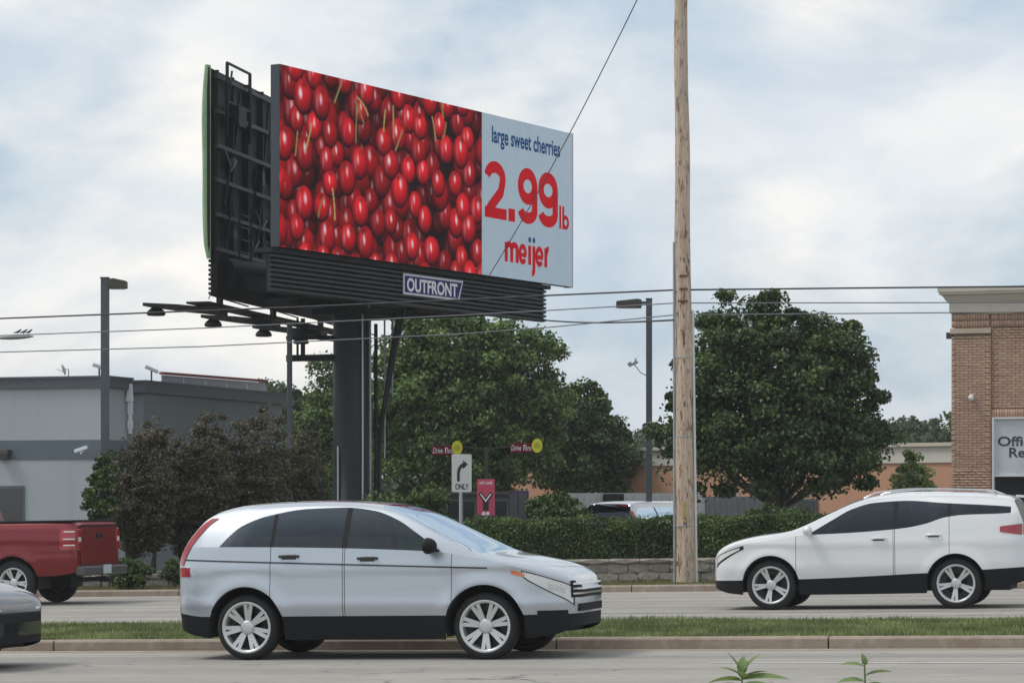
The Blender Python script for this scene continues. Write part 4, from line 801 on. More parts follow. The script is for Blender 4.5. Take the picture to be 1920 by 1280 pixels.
for k, (u, lb) in enumerate(((33, 'small dark bird perched on the street light, left one'), (44, 'small dark bird perched on the street light, middle one'), (54, 'small dark bird perched on the street light, right one'))):
    p = P(u, 632, D); p.z = pole.z + hz + .07; root = empty('bird', p, R(20 * k), label=lb, category='bird', group='birds on the street light'); m = MB()
    m.tube([(-.10, 0, .035), (-.05, 0, .045), (0, 0, .055), (.035, 0, .075), (.055, 0, .10), (.075, 0, .105), (.10, 0, .10)], [.005, .014, .024, .022, .015, .014, .002], 8); m.build('body', 'bird', root); m = MB(); m.tube([(0, .01, -.012), (0, .01, .04)], .004, 4); m.tube([(0, -.01, -.012), (0, -.01, .04)], .004, 4); m.build('legs', 'bird', root)

# ================================================================== signs behind the hedge
def only_sign():
    D = 53.6; b = foot(866, D); root = empty('lane_sign', b, R(48), label='white right turn ONLY lane sign on a thin post', category='sign'); z0, z1 = (CAMZ + (YH - v) / F * D - b.z for v in (922, 851)); w = .56
    m = MB(); m.box((0, .03, z1 / 2 - .03), (.05, .04, z1 - .06)); m.build('post', 'galv', root)
    m = MB(); r_ = .04; pts = []
    for cx, cz, a0 in ((w / 2 - r_, z1 - r_, 0), (-w / 2 + r_, z1 - r_, 90), (-w / 2 + r_, z0 + r_, 180), (w / 2 - r_, z0 + r_, 270)): pts += [(x, 0, z) for x, z in arc(cx, cz, r_, r_, a0, a0 + 90, 4)]
    m.poly(pts, (0, .006, 0)); pl = m.build('plate', 'sign_white', root)
    h = z1 - z0; m = MB(); o0 = (0, -.004, z0); X1, Zu = (1, 0, 0), (0, 0, 1)
    ribbon(m, [(-.10, h * .28), (-.10, h * .50), (-.08, h * .60), (-.03, h * .68), (.05, h * .725)], .075, o0, X1, Zu); m.add([Vector(o0) + Vector((x, 0, z)) for x, z in ((.03, h * .84), (.17, h * .74), (.03, h * .60))], [(0, 1, 2)]); m.build('arrow', 'sign_black', pl)
    text('ONLY', .2, 'lettering', 'sign_black', pl, (-.19, -.004, z0 + h * .07), X1, Zu, bold=.004, width=.38, height=.11)
only_sign()
def lane_board():
    D = 57.5; b = foot(911, D); root = empty('lane_board', b, R(-6), label='pink ANY LANE board with black merging arrow behind the hedge', category='sign'); z0, z1 = (CAMZ + (YH - v) / F * D - b.z for v in (966, 898)); w = .37
    m = MB(); m.box((0, .04, z0 / 2), (.06, .05, z0)); m.build('post', 'galv', root); m = MB(); m.box((0, 0, (z0 + z1) / 2), (w, .03, z1 - z0)); bd = m.build('board', 'pink_sign', root, bevel=.006)
    h = z1 - z0; y = -.018; X1, Zu = (1, 0, 0), (0, 0, 1); o0 = (0, y, z0)
    text('ANY LANE', .1, 'lettering', 'ink_white', bd, (-.14, y, z0 + h * .86), X1, Zu, bold=.002, width=.28, height=.06)
    m = MB()
    for q in (-1, 1): ribbon(m, [(q * .125, h * .63), (q * .02, h * .42)], .085, o0, X1, Zu)
    ribbon(m, [(0, h * .46), (0, h * .14)], .12, o0, X1, Zu); m.build('arrow', 'sign_black', bd)
    m = MB(); ribbon(m, [(-.11, h * .60), (0, h * .40), (.11, h * .60)], .028, (0, y - .003, z0), X1, Zu)
    for q in (-.045, .045): ribbon(m, arc(q, h * .055, .02, .02, 0, 330, 8), .04, (0, y - .003, z0), X1, Zu, True)
    m.build('arrow_outline', 'ink_white', bd)
lane_board()
def drive_thru():
    D = 80; b = foot(912, D); root = empty('clearance_bar', b, label='dark clearance post with two thin arms by the drive through', category='post'); zt = CAMZ + (YH - 838) / F * D - b.z
    m = MB(); m.box((0, 0, zt / 2), (.10, .10, zt)); m.build('post', 'dark_lamp', root); xa, xb = (P(u, 0, D).x - b.x for u in (812, 1012))
    for x in (xa, xb):
        m = MB(); m.bar((0, 0, zt - .05), (x, 0, zt + .1), .035, .035); m.build('arm', 'dark_lamp', root)
    for u0, v0, cu, cv, lb in ((810, 845, 857, 839, 'dark red Drive Thru sign above the ONLY lane sign'), (957, 840, 1007, 835, 'dark red Drive Thru sign right of the clearance post')):
        p = P(u0, v0 + 8, D - .1); root2 = empty('drive_thru_sign', p, label=lb, category='sign', group='drive through signs'); w = 42 / F * D; h = 17 / F * D
        m = MB(); m.box((w / 2, 0, h / 2), (w, .05, h)); bd = m.build('board', 'drive_red', root2, bevel=.006)
        text('Drive Thru', .2, 'lettering', 'ink_white', bd, (.02, -.03, h * .22), (1, 0, 0), (0, 0, 1), bold=.004, width=w - .06, shear=.25, height=h * .62)
        cx = (cu - u0) / F * D; cz = (v0 + 8 - cv) / F * D; m = MB(); m.poly([(x, -.03, z) for x, z in arc(cx, cz, .155, .205, 0, 348, 29)], (0, .05, 0)); dk = m.build('disc', 'yellow', root2)
        m = MB()
        for q, wq in ((.055, .15), (0, .20), (-.055, .15)): ribbon(m, [(cx - wq / 2, cz + q), (cx + wq / 2, cz + q)], .028, (0, -.034, 0), (1, 0, 0), (0, 0, 1))
        m.build('disc_print', 'yellow_dim', dk)
        m = MB(); m.bar((w * .5, 0, h), (w * .5, .1, h + .12), .03, .03); m.build('hanger', 'dark_lamp', root2)
drive_thru()
for u0, u1, v0, lb in ((955, 991, 919, 'dark purple menu board beside the rounded bush'), (802, 836, 930, 'dark purple menu board behind the silver car windscreen')):
    D = 63; b = foot((u0 + u1) / 2, D); root = empty('menu_board', b, R(-8), label=lb, category='menu board', group='drive through menu boards'); w = (u1 - u0) / F * D; z1 = CAMZ + (YH - v0) / F * D - b.z
    m = MB(); m.box((0, 0, z1 - .5), (w, .16, 1.0)); bd = m.build('cabinet', 'purple_board', root, bevel=.01); m = MB(); m.box((0, .0, (z1 - 1) / 2), (.14, .12, z1 - 1)); m.build('post', 'dark_lamp', root)
    for i in range(2): m = MB(); m.box(((i - .5) * w * .46, -.085, z1 - .5), (w * .40, .02, .84)); m.build('menu_panel', 'booth_grey', bd)
D = 67; b = foot(895, D); root = empty('glazed_booth', b, R(-12), label='low dark glazed drive through booth behind the hedge', category='booth'); z1 = CAMZ + (YH - 925) / F * D - b.z; w = 122 / F * D
m = MB(); m.box((0, .6, z1 / 2), (w, 1.2, z1)); m.build('body', 'booth_grey', root); m = MB(); m.box((0, .55, z1 + .02), (w + .16, 1.4, .07)); m.build('roof', 'dark_lamp', root)
for i in range(4): m = MB(); m.box(((i - 1.5) * w / 4, -.01, z1 - .42), (w / 4 - .06, .03, .55)); f = m.build('window', 'window_frame', root); m = MB(); m.box(((i - 1.5) * w / 4, -.02, z1 - .42), (w / 4 - .12, .03, .48)); m.build('pane', 'window_dark', f)
# ================================================================== vehicles
def pchip(pts):
    pts = sorted(pts); x = np.array([p[0] for p in pts], float); y = np.array([p[1] for p in pts], float); h = np.diff(x); d = np.diff(y) / h; m = np.zeros(len(x)); m[0], m[-1] = d[0], d[-1]
    for i in range(1, len(x) - 1):
        if d[i - 1] * d[i] > 0: w1, w2 = 2 * h[i] + h[i - 1], h[i] + 2 * h[i - 1]; m[i] = (w1 + w2) / (w1 / d[i - 1] + w2 / d[i])
    def f(q):
        q = min(max(q, x[0]), x[-1]); i = min(max(int(np.searchsorted(x, q)) - 1, 0), len(x) - 2); t = (q - x[i]) / h[i]
        return float((2 * t ** 3 - 3 * t ** 2 + 1) * y[i] + (t ** 3 - 2 * t ** 2 + t) * h[i] * m[i] + (-2 * t ** 3 + 3 * t ** 2) * y[i + 1] + (t ** 3 - t ** 2) * h[i] * m[i + 1])
    return f
class Car:
    def __init__(s, name, label, sp, loc, rz, pitch, group=None):
        s.root = empty(name, loc, rz, label=label, category=sp.get('cat', 'car'), group=group); s.root.rotation_euler = (0, pitch, rz); s.sp = sp
        for k in ('W', 'zt', 'drop', 'z0', 'z1', 'zc', 'zb'): setattr(s, 'f_' + k, pchip(sp[k]))
        s.x0, s.x1 = sp['zt'][0][0], sp['zt'][-1][0]; s.ax = sp['axles']; s.shell(); s.wheels(); s.inside()
    def zs(s, x): return s.f_zt(x) - s.f_drop(x)
    def bot(s, x):
        z = s.f_zb(x)
        for a in s.ax:
            d = abs(x - a)
            if d < s.sp['arch']: z = max(z, s.sp['r'] + math.sqrt(max(0, s.sp['arch'] ** 2 - d * d)))
        return z
    def sy(s, x, z):
        zm = s.sp.get('zm', .72); y = s.f_W(x); belt = s.f_z0(x)
        y -= .07 * ((zm - z) / .5) ** 2 if z < zm else .05 * ((z - zm) / .5) ** 2
        for zc_, h_, w_ in s.sp.get('crease', ()): y += h_ * math.exp(-((z - zc_) / w_) ** 2)
        for a in s.ax:                                   # swell over the wheel arches
            y += .018 * math.exp(-((math.hypot(x - a, z - s.sp['r']) - s.sp['arch'] - .03) / .07) ** 2)
        if z > belt: y -= s.sp['tum'] * (z - belt)
        return max(y, .05)
    def shell(s):
        sp = s.sp; xs = set(np.round(np.linspace(s.x0, s.x1, 120), 4)); Ra = sp['arch']
        for a in s.ax:
            xs |= {a + Ra * math.sin(q) for q in np.linspace(-math.pi / 2, math.pi / 2, 31)} | {a - Ra - .0015, a + Ra + .0015}
        for a, b, _ in sp['windows']: xs |= {a, b}
        for a, b in sp['doors']: xs |= {a, b, a + .008, b - .008}
        for a, b in (sp['screen'], sp.get('rear_glass', (s.x0, s.x0))): xs |= {a, b}
        xs = sorted(xs); xs = [x for i, x in enumerate(xs) if i == 0 or x - xs[i - 1] > .001]; NB, NC, NW, NS, NR = 4, 12, 6, 3, 9; grid = []
        for x in xs:
            zs_ = s.zs(x); zt_ = s.f_zt(x); zb_ = min(s.bot(x), zs_ - .06); zc_ = min(max(s.f_zc(x), zb_ + sp.get('lip', .004)), zs_ - .04); z0_ = min(max(s.f_z0(x), zc_ + .01), zs_ - .014)
            inw = any(a - .001 <= x <= b + .001 for a, b, _ in sp['windows']) or sp['windows'][0][0] <= x <= sp['windows'][-1][1]
            z1_ = min(max(s.f_z1(x), z0_ + .003), zs_ - .006) if inw else z0_ + .003
            zz = [zb_ + (zc_ - zb_) * i / NB for i in range(NB)] + [zc_ + (z0_ - zc_) * i / NC for i in range(NC)] + [z0_ + (z1_ - z0_) * i / NW for i in range(NW)] + [z1_ + (zs_ - z1_) * i / NS for i in range(NS)]
            row = [(s.sy(x, z), z) for z in zz]; ys = s.sy(x, zs_); e = 2 / sp.get('sup', 2.6)
            for i in range(NR + 1):
                th = math.pi / 2 * i / NR; row.append((ys * max(math.cos(th), 0) ** e, zs_ + (zt_ - zs_) * math.sin(th) ** e))
            grid.append(row)
        H = len(grid[0]); parts = {}
        def key(i, j):
            xm = (xs[i] + xs[i + 1]) / 2
            if j < NB: return ('lower_cladding', sp.get('clad', 'cladding'), 0)
            if j < NB + NC:
                for k, (a, b) in enumerate(sp['doors']):
                    if a < xm < a + .008 or b - .008 < xm < b: return ('door_gap', 'seam', 2 * k + 1 + (xm > (a + b) / 2))
                    if a < xm < b: return ('door', sp['paint'], k + 1)
                return ('body', sp['paint'], 0)
            if j < NB + NC + NW:
                for k, (a, b, g) in enumerate(sp['windows']):
                    if a < xm < b: return ('side_window', g, k + 1)
                if sp['windows'][0][0] < xm < sp['windows'][-1][1]: return ('pillar', 'cladding', 1 + sum(xm > b_ for _, b_, _g in sp['windows']))
                return ('body', sp['paint'], 0)
            if j >= NB + NC + NW + NS + 2:
                a, b = sp['screen']
                if a < xm < b: return ('windscreen', 'glass_clear', 0)
                a, b = sp.get('rear_glass', (9, 9))
                if a < xm < b: return ('rear_window', 'glass_dark', 0)
            return ('body', sp['paint'], 0)
        for sd in (1, -1):
            for i in range(len(xs) - 1):
                for j in range(H - 1):
                    k = key(i, j); nm = (k[0], k[1], k[2] * sd if k[0] in ('door', 'side_window', 'pillar', 'door_gap') else k[2]); parts.setdefault(nm, []).append([(i, j, sd), (i + 1, j, sd), (i + 1, j + 1, sd), (i, j + 1, sd)][::sd])
        for i in (0, len(xs) - 1):
            for j in range(H - 1): parts.setdefault(('lower_cladding', sp.get('clad', 'cladding'), 0) if j < NB else ('body', sp['paint'], 0), []).append([(i, j, 1), (i, j + 1, 1), (i, j + 1, -1), (i, j, -1)][::(1 if i == 0 else -1)])
        s.part = {}
        for nm, fs in parts.items():
            idx = {}; v = []; f = []
            for q in fs:
                r_ = []
                for (i, j, sd) in q:
                    if j == H - 1: sd = 1
                    kk = (i, j, sd)
                    if kk not in idx: idx[kk] = len(v); y, z = grid[i][j]; v.append((xs[i], y * sd if j < H - 1 else 0, z))
                    r_.append(idx[kk])
                r2 = list(dict.fromkeys(r_))
                if len(r2) > 2: f.append(tuple(r2))
            o = MB().add(v, f, True).build(nm[0], nm[1], s.root, fix=False); s.part[nm] = o
            sharp = o.data; sharp.set_sharp_from_angle(angle=R(38))
    def patch(s, fn, na, nb, name, mt, off=.006, sides=(1, -1), parent=None):
        for sd in sides:
            v = []
            for i in range(na + 1):
                for j in range(nb + 1): x, z = fn(i / na, j / nb); v.append((x, sd * (s.sy(x, z) + off), z))
            f = [(i * (nb + 1) + j, (i + 1) * (nb + 1) + j, (i + 1) * (nb + 1) + j + 1, i * (nb + 1) + j + 1)[::sd] for i in range(na) for j in range(nb)]
            MB().add(v, f, True).build(name, mt, parent or s.root, fix=False)
    def wheels(s):
        sp = s.sp; r = sp['r']; tw = .11; rr = sp.get('rim_r', r * .70); first = None; ns = sp.get('spokes', 5)
        for a in s.ax:
            for sd in (-1, 1):
                y = sd * (s.f_W(a) - tw - .025)
                if first is None:
                    m = MB(); m.lathe([(rr, -tw), (rr + .02, -tw - .005), (r - .035, -tw + .0), (r - .012, -tw + .022), (r, -tw * .55), (r + .001, 0), (r, tw * .55), (r - .012, tw - .022), (r - .035, tw), (rr + .02, tw + .005), (rr, tw), (rr - .01, tw - .03), (rr - .01, -tw + .02)], axis='y', n=40); w = m.build('wheel', 'tyre', s.root)
                    m = MB(); m.lathe([(rr + .004, tw + .002), (rr - .012, tw + .006), (rr - .028, tw - .012), (rr - .035, tw - .05), (rr - .04, -.03)], axis='y', n=40)
                    for q in range(ns):
                        th = 2 * math.pi * q / ns
                        for dq in (-.13, .13):
                            c_, s_ = math.cos(th + dq), math.sin(th + dq); c2, s2 = math.cos(th + dq * .55), math.sin(th + dq * .55); nrm = Vector((-s_, 0, c_)) * .022; p0 = Vector((c2 * .05, tw - .035, s2 * .05)); p1 = Vector((c_ * (rr - .015), tw - .008, s_ * (rr - .015)))
                            m.add([p0 - nrm, p0 + nrm, p1 + nrm * .9, p1 - nrm * .9, p0 - nrm + Vector((0, -.03, 0)), p0 + nrm + Vector((0, -.03, 0)), p1 + nrm * .9 + Vector((0, -.03, 0)), p1 - nrm * .9 + Vector((0, -.03, 0))], [(0, 1, 2, 3), (0, 3, 7, 4), (1, 5, 6, 2), (0, 4, 5, 1), (3, 2, 6, 7)])
                    m.lathe([(.075, tw - .05), (.075, tw - .022), (.055, tw - .015), (.03, tw - .012), (0, tw - .012)], axis='y', n=20); rim = m.build('rim', 'rim', w)
                    m = MB(); m.lathe([(rr - .03, .02), (.0, .02)], axis='y', n=24); m.lathe([(.15, .045), (.15, .03), (0, .045)], axis='y', n=20); m.build('brake_disc', 'rim_dark', w); first = w
                else: w = copy_tree(first, s.root)
                w.location = (a, y, r); w.rotation_euler = (0, random.uniform(0, 1.2), math.pi if sd < 0 else 0)
                m = MB(); n = 20; R_ = sp['arch'] + .004; W_ = s.f_W(a) - .05; v = []
                for q in range(n + 1):
                    th = math.pi * (-.08 + 1.16 * q / n); v += [(a + R_ * math.cos(th), sd * W_, r + R_ * math.sin(th)), (a + R_ * math.cos(th), sd * .42, r + R_ * math.sin(th))]
                m.add(v, [(2 * q, 2 * q + 1, 2 * q + 3, 2 * q + 2) for q in range(n)], True); m.add([v[2 * q + 1] for q in range(n + 1)], [tuple(range(n + 1))]); m.build('wheel_well', 'interior', s.root)
        m = MB(); l = s.x1 - s.x0; m.box(((s.x0 + s.x1) / 2, 0, sp.get('floor', .34)), (l - .5, 1.2, .16)); m.build('underbody', 'interior', s.root)
    def inside(s):
        sp = s.sp; m = MB(); fz = sp.get('floor', .34) + .3; xs_ = sp.get('seats', (.15, -.75))
        for x in xs_:
            for y in (-.38, .38):
                m.box((x, y, fz + .06), (.5, .5, .18)); m.bar((x - .26, y, fz), (x - .40, y, fz + .62), .48, .14, up=(1, 0, 0)); m.box((x - .43, y, fz + .74), (.10, .26, .2))
        m.build('seats', 'interior', s.root, bevel=.02)
        xd = sp['screen'][1] - .22; m = MB(); m.box((xd - .1, 0, s.f_z0(xd) - .14), (.5, 1.35, .22)); m.build('dashboard', 'interior', s.root, bevel=.03)
        m = MB(); v = [((xd - .52) + .04 * math.cos(t), .38 + .18 * math.sin(t), s.f_z0(xd) + .02 + .17 * math.cos(t)) for t in np.linspace(0, 2 * math.pi, 17)]; m.tube(v, .014, 5); m.build('steering_wheel', 'interior', s.root)
    def mirror(s, x, z, mt, size=(.10, .13, .085)):
        for sd in (1, -1):
            y = s.sy(x, z); m = MB(); bm = bmesh.new(); bmesh.ops.create_icosphere(bm, subdivisions=3, radius=1)
            v = [Vector((x + .02 + q.co.x * size[0] * (1 if q.co.x > 0 else .45), sd * (y + .13) + q.co.y * size[1], z + .05 + q.co.z * size[2])) for q in bm.verts]; f = [[q.index for q in p.verts] for p in bm.faces]; bm.free(); m.add(v, f, True); m.bar((x + .02, sd * (y - .03), z), (x + .02, sd * (y + .08), z + .02), .06, .05); m.build('mirror', mt, s.root)
    def handle(s, x, z, mt):
        for sd in (1, -1):
            y = s.sy(x, z); m = MB(); m.tube([(x - .11, sd * (y + .004), z), (x - .09, sd * (y + .03), z), (x, sd * (y + .036), z + .004), (x + .09, sd * (y + .03), z), (x + .11, sd * (y + .004), z)], [.012, .015, .016, .015, .012], 6); m.build('door_handle', mt, s.root)
            self_ = s; s.patch(lambda a, b: (x - .08 + .16 * a, z - .035 + .05 * b), 4, 2, 'handle_recess', 'seam', .001, (sd,))
    def front_strip(s, y1, za, zb_, name, mt, off=.008, parent=None):
        def fx(y, z):
            lo, hi = s.x1 - .9, s.x1
            ok = lambda x: s.zs(x) + .5 * s.f_drop(x) >= z and s.sy(x, z) >= abs(y)
            if ok(hi): return hi
            for _ in range(30):
                q = (lo + hi) / 2
                if ok(q): lo = q
                else: hi = q
            return lo
        n = 24; v = []
        for i in range(n + 1):
            y = -y1 + 2 * y1 * i / n
            for j in range(4): z = za + (zb_ - za) * j / 3; v.append((fx(y, z) + off, y * (1 + off * .6), z))
        return MB().add(v, [(4 * i + j, 4 * i + 4 + j, 4 * i + 5 + j, 4 * i + 1 + j) for i in range(n) for j in range(3)], True).build(name, mt, parent or s.root, fix=False)
    def rear_x(s, z):
        lo, hi = s.x0, s.x0 + 1.2
        for _ in range(40):
            m_ = (lo + hi) / 2
            if s.zs(m_) < z: lo = m_
            else: hi = m_
        return hi
def place(s, t): return (*rd(s, t), gz(s))
PIT = math.atan(GR)
# ---------------------------------------------------------------- silver SUV
sp = dict(paint='silver_paint', axles=(1.31, -1.31), r=.345, arch=.425, tum=.30, sup=2.6, spokes=7, rim_r=.268, crease=((.56, .020, .07), (.97, .012, .05)),
    W=[(-2.17, .58), (-2.13, .69), (-2.02, .785), (-1.8, .855), (-1.2, .91), (1.2, .91), (1.7, .885), (1.95, .82), (2.08, .73), (2.17, .60), (2.23, .42)],
    zt=[(-2.17, .94), (-2.14, 1.06), (-2.06, 1.22), (-1.95, 1.38), (-1.82, 1.52), (-1.66, 1.598), (-1.4, 1.645), (-1.0, 1.666), (-.6, 1.672), (-.24, 1.66), (.11, 1.622), (.35, 1.55), (.64, 1.41), (.95, 1.25), (1.22, 1.125), (1.34, 1.09), (1.65, 1.035), (1.92, .97), (2.08, .905), (2.18, .82), (2.23, .72)],
    drop=[(-2.17, .02), (-2.0, .04), (-1.5, .06), (0, .062), (.6, .06), (1.2, .05), (1.7, .085), (2.0, .09), (2.23, .05)],
    z0=[(-2.17, 1.20), (-1.6, 1.195), (.7, 1.125), (1.3, 1.04), (2.23, .9)], z1=[(-1.62, 1.20), (-1.52, 1.31), (-1.40, 1.41), (-1.08, 1.525), (-.67, 1.585), (-.27, 1.592), (.05, 1.555), (.33, 1.455), (.56, 1.315), (.84, 1.125)],
    zc=[(-2.17, .50), (-1.8, .46), (2.23, .46)], zb=[(-2.17, .34), (-1.95, .26), (-1.5, .21), (1.6, .21), (2.0, .25), (2.23, .33)],
    windows=[(-1.62, -1.04, 'glass_dark'), (-1.0, -.24, 'glass_dark'), (-.18, .83, 'glass_clear')], doors=[(-1.03, -.22), (-.205, .97)], screen=(.13, 1.26), rear_glass=(-2.09, -1.84))
c = Car('silver_suv', 'silver sport utility car driving right in the near lane', sp, place(-9.13, 28.06), -A, -PIT)
c.patch(lambda a, b: (c.rear_x(1.0 + .50 * a) + .004 + .085 * b, 1.0 + .50 * a), 14, 3, 'tail_light', 'tail_red', .008); c.patch(lambda a, b: (-2.14 + .17 * a, .88 + .10 * b), 6, 2, 'side_reflector', 'tail_red', .006)
c.patch(lambda a, b: (1.705 + .485 * a, c.zs(1.705 + .485 * a) - .023 - (.052 + .135 * a ** .6) * b), 14, 3, 'lamp_bezel', 'seam', .003); c.patch(lambda a, b: (1.72 + .46 * a, c.zs(1.72 + .46 * a) - .035 - (.03 + .13 * a ** .6) * b), 14, 3, 'headlight', 'head_lens', .006); c.patch(lambda a, b: (1.60 + .16 * a, c.zs(1.60 + .16 * a) - .045 - .04 * b), 5, 2, 'turn_signal', 'amber', .006)
c.patch(lambda a, b: (-2.08 + 3.43 * a, 1.055 - .12 * a + .016 * b), 50, 1, 'side_moulding', 'seam', .005)
g_ = c.front_strip(.62, .625, .80, 'grille', 'cladding', .007)
for z in (.665, .715, .765): c.front_strip(.60, z - .009, z + .009, 'grille_bar', 'chrome', .014, g_)
c.front_strip(.50, .48, .56, 'lower_intake', 'cladding', .007)
m = MB(); m.box((-2.175, 0, .80), (.02, .5, .12)); m.build('number_plate', 'plate', c.root)
c.patch(lambda a, b: (1.98 + .14 * a, c.zs(1.98 + .14 * a) - .085 - .05 * b), 5, 2, 'headlight_bulb', 'chrome', .009); c.patch(lambda a, b: (1.86 + .28 * a, .40 + .10 * b), 8, 2, 'fog_lamp_recess', 'cladding', .004)
c.mirror(.72, 1.13, 'cladding'); c.handle(-.82, 1.09, 'seam'); c.handle(.05, 1.06, 'seam')
m = MB(); m.tube([(-.1, .1, 1.66), (-.26, .1, 1.78)], .005, 5); m.build('aerial', 'cladding', c.root)
# ---------------------------------------------------------------- white SUV
sp = dict(paint='white_paint', axles=(1.3625, -1.3625), r=.37, arch=.425, tum=.34, sup=2.8, spokes=5, rim_r=.275, crease=((.98, .012, .05), (.60, .012, .1)), zm=.76,
    W=[(-2.36, .70), (-2.31, .79), (-2.12, .87), (-1.7, .91), (-1, .92), (1.2, .92), (1.8, .90), (2.05, .84), (2.2, .72), (2.27, .54)],
    zt=[(-2.36, 1.04), (-2.33, 1.24), (-2.27, 1.42), (-2.20, 1.585), (-2.10, 1.64), (-1.4, 1.705), (-.7, 1.72), (-.2, 1.68), (.1, 1.61), (.46, 1.455), (1.02, 1.205), (1.14, 1.17), (1.6, 1.11), (1.95, 1.03), (2.15, .93), (2.27, .78)],
    drop=[(-2.36, .03), (-2.1, .06), (-1.5, .085), (-.2, .085), (.4, .07), (1.0, .05), (1.6, .09), (2.0, .09), (2.27, .05)],
    z0=[(-2.36, 1.40), (-2.0, 1.375), (-1.5, 1.365), (-1.23, 1.335), (-.92, 1.24), (-.62, 1.185), (.15, 1.128), (.85, 1.10), (1.3, 1.05), (2.27, .9)], z1=[(-2.16, 1.475), (-1.85, 1.50), (-1.23, 1.54), (-.62, 1.585), (-.157, 1.562), (.15, 1.48), (.46, 1.31), (.80, 1.105)],
    zc=[(-2.36, .60), (-1.8, .57), (-.9, .525), (.9, .455), (2.27, .44)], zb=[(-2.36, .40), (-2.0, .30), (-1.6, .24), (1.6, .22), (2.0, .25), (2.27, .33)], lip=.012,
    windows=[(-2.16, -1.30, 'glass_dark'), (-1.25, -.52, 'glass_dark'), (-.46, .80, 'glass_dark')], doors=[(-1.28, -.48), (-.465, .98)], screen=(.0, 1.08), rear_glass=(-2.335, -2.205))
c = Car('white_suv', 'white sport utility car driving left in the far lane', sp, place(-5.81, 41.12), math.pi - A, PIT)
c.patch(lambda a, b: (-2.345 + .34 * a, 1.06 + .05 * a + (.17 - .09 * a) * b), 8, 3, 'tail_light', 'tail_red', .008); c.patch(lambda a, b: (1.76 + .48 * a, c.zs(1.76 + .48 * a) - .035 - (.05 + .11 * a) * b), 10, 3, 'lamp_bezel', 'cladding', .003); c.patch(lambda a, b: (1.82 + .40 * a, c.zs(1.82 + .4 * a) - .05 - (.03 + .07 * a) * b), 10, 3, 'headlight', 'head_lens', .006)
g_ = c.front_strip(.55, .60, .80, 'grille', 'cladding', .007); c.front_strip(.57, .795, .815, 'grille_surround', 'chrome', .012, g_); c.front_strip(.57, .585, .605, 'grille_surround', 'chrome', .012, g_)
for sd in (1, -1):
    m = MB(); v = []
    for i in range(13): x = .0 - 1.95 * i / 12; v.append((x, sd * (c.sy(x, c.zs(x)) - .07), c.f_zt(x) - .012 + (.045 if 0 < i < 12 else 0)))
    m.tube(v, .016, 6); m.build('roof_rail', 'chrome', c.root)
c.mirror(.74, 1.12, 'white_paint'); c.handle(-1.05, 1.08, 'white_paint'); c.handle(-.25, 1.04, 'white_paint')
m = MB(); v = [(-2.22, y, 1.645) for y in (-.62, .62)] + [(-2.46, y, 1.60) for y in (-.58, .58)] + [(-2.22, y, 1.61) for y in (-.62, .62)] + [(-2.46, y, 1.585) for y in (-.58, .58)]; m.add(v, [(0, 1, 3, 2), (4, 6, 7, 5), (0, 2, 6, 4), (1, 5, 7, 3), (2, 3, 7, 6), (0, 4, 5, 1)]); m.build('spoiler', 'white_paint', c.root, bevel=.01)
m = MB(); m.box((-2.37, 0, .66), (.03, 1.3, .05)); m.build('bumper_trim', 'chrome', c.root); m = MB(); m.box((-2.372, 0, .95), (.02, .5, .13)); m.build('number_plate', 'plate', c.root)
# ---------------------------------------------------------------- red pickup
sp = dict(paint='red_paint', clad='red_paint', cat='pickup truck', axles=(1.85, -1.85), r=.405, arch=.475, tum=.28, sup=3.4, spokes=6, rim_r=.265, zm=.95, crease=((1.18, .014, .06), (.78, .012, .06)), floor=.6, seats=(.5, -.25),
    W=[(-3.06, .90), (-3.03, .95), (-2.9, .985), (-2.0, 1.0), (2.2, 1.0), (2.6, .96), (2.85, .86), (2.95, .70)],
    zt=[(-3.06, 1.42), (-3.0, 1.47), (-.80, 1.49), (-.77, 1.52), (-.73, 1.94), (-.5, 1.98), (.6, 1.97), (.95, 1.88), (1.62, 1.42), (1.72, 1.36), (2.6, 1.30), (2.88, 1.20), (2.95, 1.0)], drop=[(-3.06, .025), (-.8, .03), (-.7, .07), (.9, .08), (1.6, .05), (2.95, .06)],
    z0=[(-3.06, 1.36), (1.5, 1.34), (2.95, 1.1)], z1=[(-.66, 1.82), (.7, 1.84), (1.38, 1.36)], zc=[(-3.06, .62), (2.95, .62)], zb=[(-3.06, .58), (-2.6, .52), (2.4, .50), (2.95, .5)], windows=[(-.66, .22, 'glass_dark'), (.29, 1.38, 'glass_clear')], doors=[(-.62, .24), (.255, 1.45)], screen=(.78, 1.66))
c = Car('red_pickup', 'dark red pickup truck at the left edge, tailgate towards us', sp, place(-23.48, 45.75), math.pi - A, PIT)
c.patch(lambda a, b: (-3.045 + .27 * a, .98 + .37 * b), 6, 6, 'tail_light', 'tail_red', .008)
for z in (1.05, 1.16, 1.29): c.patch(lambda a, b: (-3.04 + .2 * a, z + .022 * b), 6, 1, 'lamp_stripe', 'head_lens', .011)
for sd in (1, -1): m = MB(); m.box((-3.065, sd * .84, 1.16), (.04, .13, .38)); tl = m.build('tail_light', 'tail_red', c.root, bevel=.01); m = MB(); m.box((-3.088, sd * .84, 1.16), (.01, .09, .08)); m.build('lamp_stripe', 'head_lens', tl)
m = MB(); m.box((-3.07, 0, 1.05), (.03, 1.5, .70)); tg = m.build('tailgate', 'red_paint', c.root, bevel=.012); m = MB(); m.box((-3.09, 0, 1.22), (.02, .24, .08)); m.build('tailgate_handle', 'cladding', tg); m = MB(); m.box((-3.08, 0, 1.405), (.05, 1.5, .03)); m.build('top_cap', 'cladding', tg)
